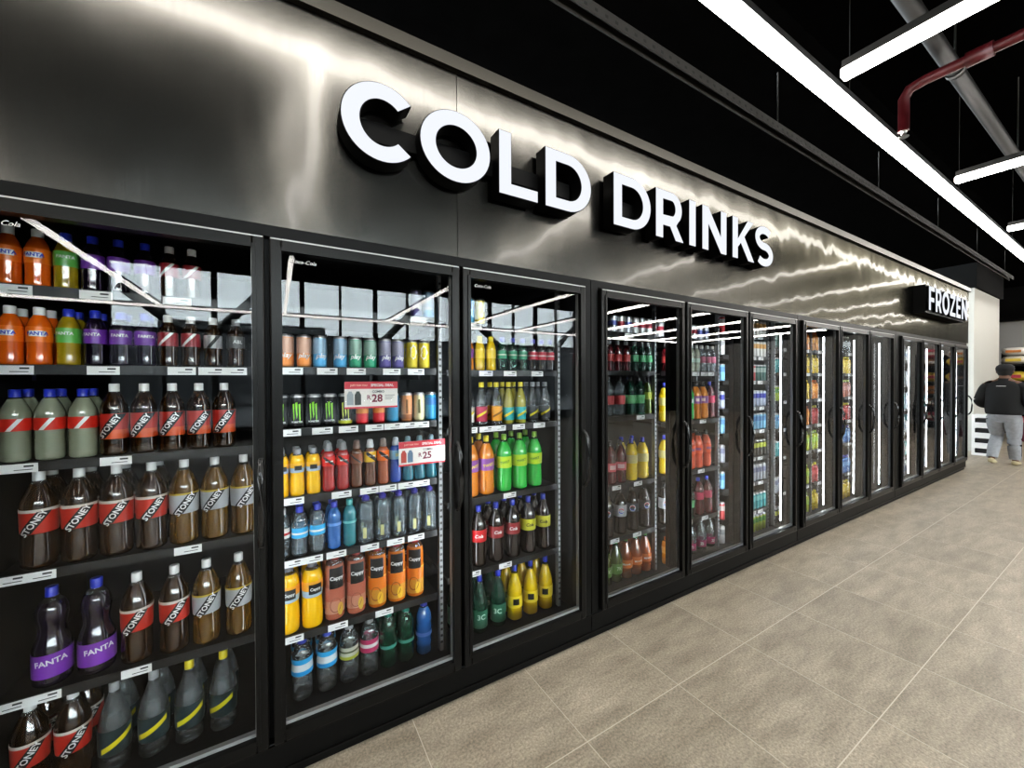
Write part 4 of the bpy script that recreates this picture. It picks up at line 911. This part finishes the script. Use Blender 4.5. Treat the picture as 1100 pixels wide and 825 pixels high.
# ------------------------------------------------------------------ person walking away
def skin(name, verts, edges, radii, mat, parent, sub=2):
    me = bpy.data.meshes.new(name); me.from_pydata([Vector(v) for v in verts], edges, [])
    o = bpy.data.objects.new(name, me); put(o, parent); me.materials.append(mat)
    md = o.modifiers.new('skin', 'SKIN'); md.use_smooth_shade = True
    for i, r in enumerate(radii):
        sv = me.skin_vertices[0].data[i]; sv.radius = r if isinstance(r, tuple) else (r, r); sv.use_root = (i == 0)
    o.modifiers.new('sub', 'SUBSURF').levels = sub; o.modifiers['sub'].render_levels = sub
    return o
def figure():
    e = empty('person', (11.0, -.27, 0)); tag(e, 'person in black jacket, dark cap and grey jeans walking away past the freezer', 'person')
    e.rotation_euler = (0, 0, math.radians(-6))
    V, E, R = [], [], []
    def add(p, r, link=None):
        V.append(p); R.append(r)
        if link is not None: E.append((link, len(V)-1))
        return len(V)-1
    # faces +X; y is the person's left
    pel = add((0, 0, .93), (.155, .12)); bel = add((.01, 0, 1.08), (.16, .125), pel); ch = add((.0, 0, 1.28), (.165, .115), bel); nk0 = add((-.005, 0, 1.46), (.085, .075), ch)
    nk = add((.02, 0, 1.535), .055, nk0); hd0 = add((.035, 0, 1.61), (.078, .085), nk); hd1 = add((.04, 0, 1.70), (.085, .098), hd0); hd2 = add((.03, 0, 1.755), (.055, .065), hd1)
    add((.145, 0, 1.64), .012, hd0)                                   # nose
    hands = []
    for s in (-1, 1):
        sh = add((0, s*.205, 1.415), .068, nk0); el = add((-.03, s*.275, 1.15), .05, sh); wr = add((.20, s*.235, 1.03), .032, el); pm = add((.27, s*.22, 1.01), (.04, .022), wr)
        for j, (dy, l) in enumerate(((-.030, .055), (-.010, .066), (.010, .062), (.028, .05))):
            f1 = add((.32, s*.22+dy, 1.015), .010, pm); f2 = add((.32+l*.55, s*.22+dy*1.1, .995), .009, f1); add((.32+l*.55, s*.22+dy*1.1, .965), .008, f2)
        t1 = add((.275, s*.18, 1.015), .012, pm); add((.31, s*.165, 1.0), .009, t1)
        hands.append(pm)
    legs = [(1, (.12, .105, .50), (-.16, .10, .115), (-.06, .105, .035)), (-1, (.07, -.10, .49), (.12, -.10, .085), (.26, -.105, .03))]
    for s, kn, an, toe in legs:
        hp = add((0, s*.10, .86), .10, pel); k = add(kn, .066, hp); a = add(an, .042, k); add(toe, .036, a)
    b = skin('body', V, E, R, pbr('skin_tone', (.16, .08, .05), .55), e)
    def loft(bm, rings, n=22):
        R_ = [[bm.verts.new((cx+rx*math.cos(2*PI*i/n), cy+ry*math.sin(2*PI*i/n), z)) for i in range(n)] for z, rx, ry, cx, cy in rings]
        for A, B in zip(R_, R_[1:]):
            for i in range(n): bm.faces.new((A[i], A[(i+1) % n], B[(i+1) % n], B[i])).smooth = True
        bm.faces.new(R_[0]); bm.faces.new(R_[-1])
    def limb(bm, pts, n=14):
        """Smooth tapered tube through (point, radius)."""
        q = []
        P_ = [pts[0]] + list(pts) + [pts[-1]]
        for i in range(len(pts)-1):
            for k in range(5):
                t = k/5; v = [P_[i+j] for j in range(4)]
                w = [.5*(-t+2*t*t-t**3), .5*(2-5*t*t+3*t**3), .5*(t+4*t*t-3*t**3), .5*(-t*t+t**3)]
                q.append((sum((Vector(v[j][0])*w[j] for j in range(4)), Vector()), sum(v[j][1]*w[j] for j in range(4))))
        q.append((Vector(pts[-1][0]), pts[-1][1]))
        tube(bm, [a for a, _ in q], [r for _, r in q], n)
    jk = bmesh.new()
    loft(jk, [(.90, .165, .205, 0, 0), (.915, .178, .218, 0, 0), (.96, .185, .225, .005, 0), (1.06, .190, .235, .01, 0), (1.16, .182, .24, .005, 0), (1.28, .168, .245, 0, 0), (1.37, .150, .235, -.005, 0), (1.43, .125, .20, -.008, 0), (1.475, .098, .135, -.005, 0), (1.50, .082, .088, .005, 0), (1.535, .076, .078, .012, 0)])
    for s in (-1, 1):
        limb(jk, [((-.005, s*.15, 1.415), .066), ((-.01, s*.205, 1.375), .080), ((-.03, s*.25, 1.25), .078), ((-.045, s*.275, 1.14), .076), ((.02, s*.268, 1.08), .072), ((.12, s*.25, 1.05), .060), ((.19, s*.237, 1.03), .048)])
    jm = pbr('black_jacket', (.007, .007, .008), .8, bump=(14, .35)); mesh_obj('jacket', jk, jm, e)
    b3 = bmesh.new(); box(b3, -.001, .001, -.055, .055, -.005, .005, bevel=.0008)
    mesh_obj('jacket_print', b3, M['decal'], e, (-.152, 0, 1.40))
    jn = bmesh.new()
    loft(jn, [(.76, .10, .15, 0, 0), (.80, .135, .185, 0, 0), (.88, .150, .195, 0, 0), (.97, .150, .19, 0, 0)])
    for s, kn, an, toe in legs:
        limb(jn, [((0, s*.098, .86), .108), ((.01, s*.10, .74), .108), ((kn[0]*.7, s*.103, .60), .095), (kn, .082), ((kn[0]*.55+an[0]*.45-.015, kn[1], kn[2]*.55+an[2]*.45), .08), ((an[0]*.85+kn[0]*.15, an[1], an[2]+.07), .070), ((an[0]*.93+kn[0]*.07, an[1], an[2]+.025), .068)])
    mesh_obj('jeans', jn, pbr('grey_jeans', (.30, .31, .33), .85, bump=(22, .3), var=.25), e)
    shoe = pbr('beige_shoes', (.46, .40, .25), .6)
    for s, kn, an, toe in legs:
        A, T = Vector(an), Vector(toe); d = (T-A); d.z = 0; d.normalize()
        V, E, R = [], [], []
        if s > 0:   # trailing foot, heel lifting
            q = [(A + Vector((-.05, 0, -.02)), .045), (A + Vector((.0, 0, -.025)), .05), (A + Vector((.08, 0, -.055)), (.05, .034)), (A + Vector((.15, 0, -.078)), (.042, .024))]
        else:
            q = [(A + Vector((-.05, 0, -.038)), .044), (A + Vector((.01, 0, -.035)), .05), (A + Vector((.10, 0, -.046)), (.05, .034)), (A + Vector((.18, 0, -.055)), (.042, .024))]
        last = None
        for p, r in q: last = add(tuple(p), r, last)
        skin('shoe', V, E, R, shoe, e)
    # cap and hair
    bm = bmesh.new(); cp = [(.0, .118)]
    lathe(bm, [(.100, 0), (.108, .02), (.108, .05), (.098, .085), (.07, .112), (.03, .124), (0, .126)], 24)
    for v in bm.verts: v.co.x *= 1.12
    for i in range(9):
        pass
    vis = [[bm.verts.new((.10+.085*t*math.cos(a), .10*math.sin(a)*(1-.15*t), .008-.02*t)) for t in (0, .5, 1)] for a in [math.radians(-80+20*i) for i in range(9)]]
    for A, B in zip(vis, vis[1:]):
        for j in (0, 1): bm.faces.new((A[j], A[j+1], B[j+1], B[j])).smooth = True
    mesh_obj('cap', bm, pbr('dark_cap', (.012, .011, .012), .8), e, (.035, 0, 1.665))
    bm = bmesh.new(); lathe(bm, [(.070, -.085), (.085, -.05), (.097, 0), (.098, .02)], 24)
    for v in list(bm.verts):
        if v.co.x > .045: bm.verts.remove(v)
    mesh_obj('hair', bm, pbr('black_hair', (.01, .008, .007), .7), e, (.03, 0, 1.665))
    for s in (-1, 1):
        bm = bmesh.new(); bmesh.ops.create_uvsphere(bm, u_segments=10, v_segments=8, radius=.013, matrix=Matrix.Translation((.118, s*.034, 1.675))); mesh_obj('eye', bm, M['white'], e, smooth=True)
        bm = bmesh.new(); bmesh.ops.create_uvsphere(bm, u_segments=10, v_segments=8, radius=1, matrix=Matrix.Translation((.03, s*.096, 1.655)) @ Matrix.Diagonal((.018, .009, .03, 1))); mesh_obj('ear', bm, b.data.materials[0], e, smooth=True)
    bm = bmesh.new(); box(bm, .118, .124, -.025, .025, 1.585, 1.592); mesh_obj('mouth', bm, flat((.2, .05, .05), .5), e)
figure()

# ------------------------------------------------------------------ world, camera
w = bpy.data.worlds.new('sky'); sc.world = w; w.use_nodes = True
bg = w.node_tree.nodes['Background']; bg.inputs[0].default_value = (.86, .95, 1.0, 1); bg.inputs[1].default_value = 19.0
cam = bpy.data.cameras.new('camera'); cam.sensor_width = 36; cam.lens = 422/1100*36; cam.clip_start = .02; cam.clip_end = 200
co = bpy.data.objects.new('camera', cam); COL.objects.link(co)
R = Matrix.Rotation(math.radians(-30.94), 4, 'Z') @ Matrix.Rotation(math.radians(90-.55), 4, 'X') @ Matrix.Rotation(math.radians(-.26), 4, 'Z')
co.matrix_world = Matrix.Translation((0, -1.7475, 1.541)) @ R
sc.camera = co
sc.view_settings.view_transform = 'Standard'; sc.view_settings.look = 'Medium High Contrast'; sc.view_settings.exposure = 0
sc.cycles.use_denoising = True
sc.cycles.max_bounces = 8; sc.cycles.transparent_max_bounces = 24; sc.cycles.caustics_reflective = False; sc.cycles.caustics_refractive = False
sc.cycles.sample_clamp_indirect = 4
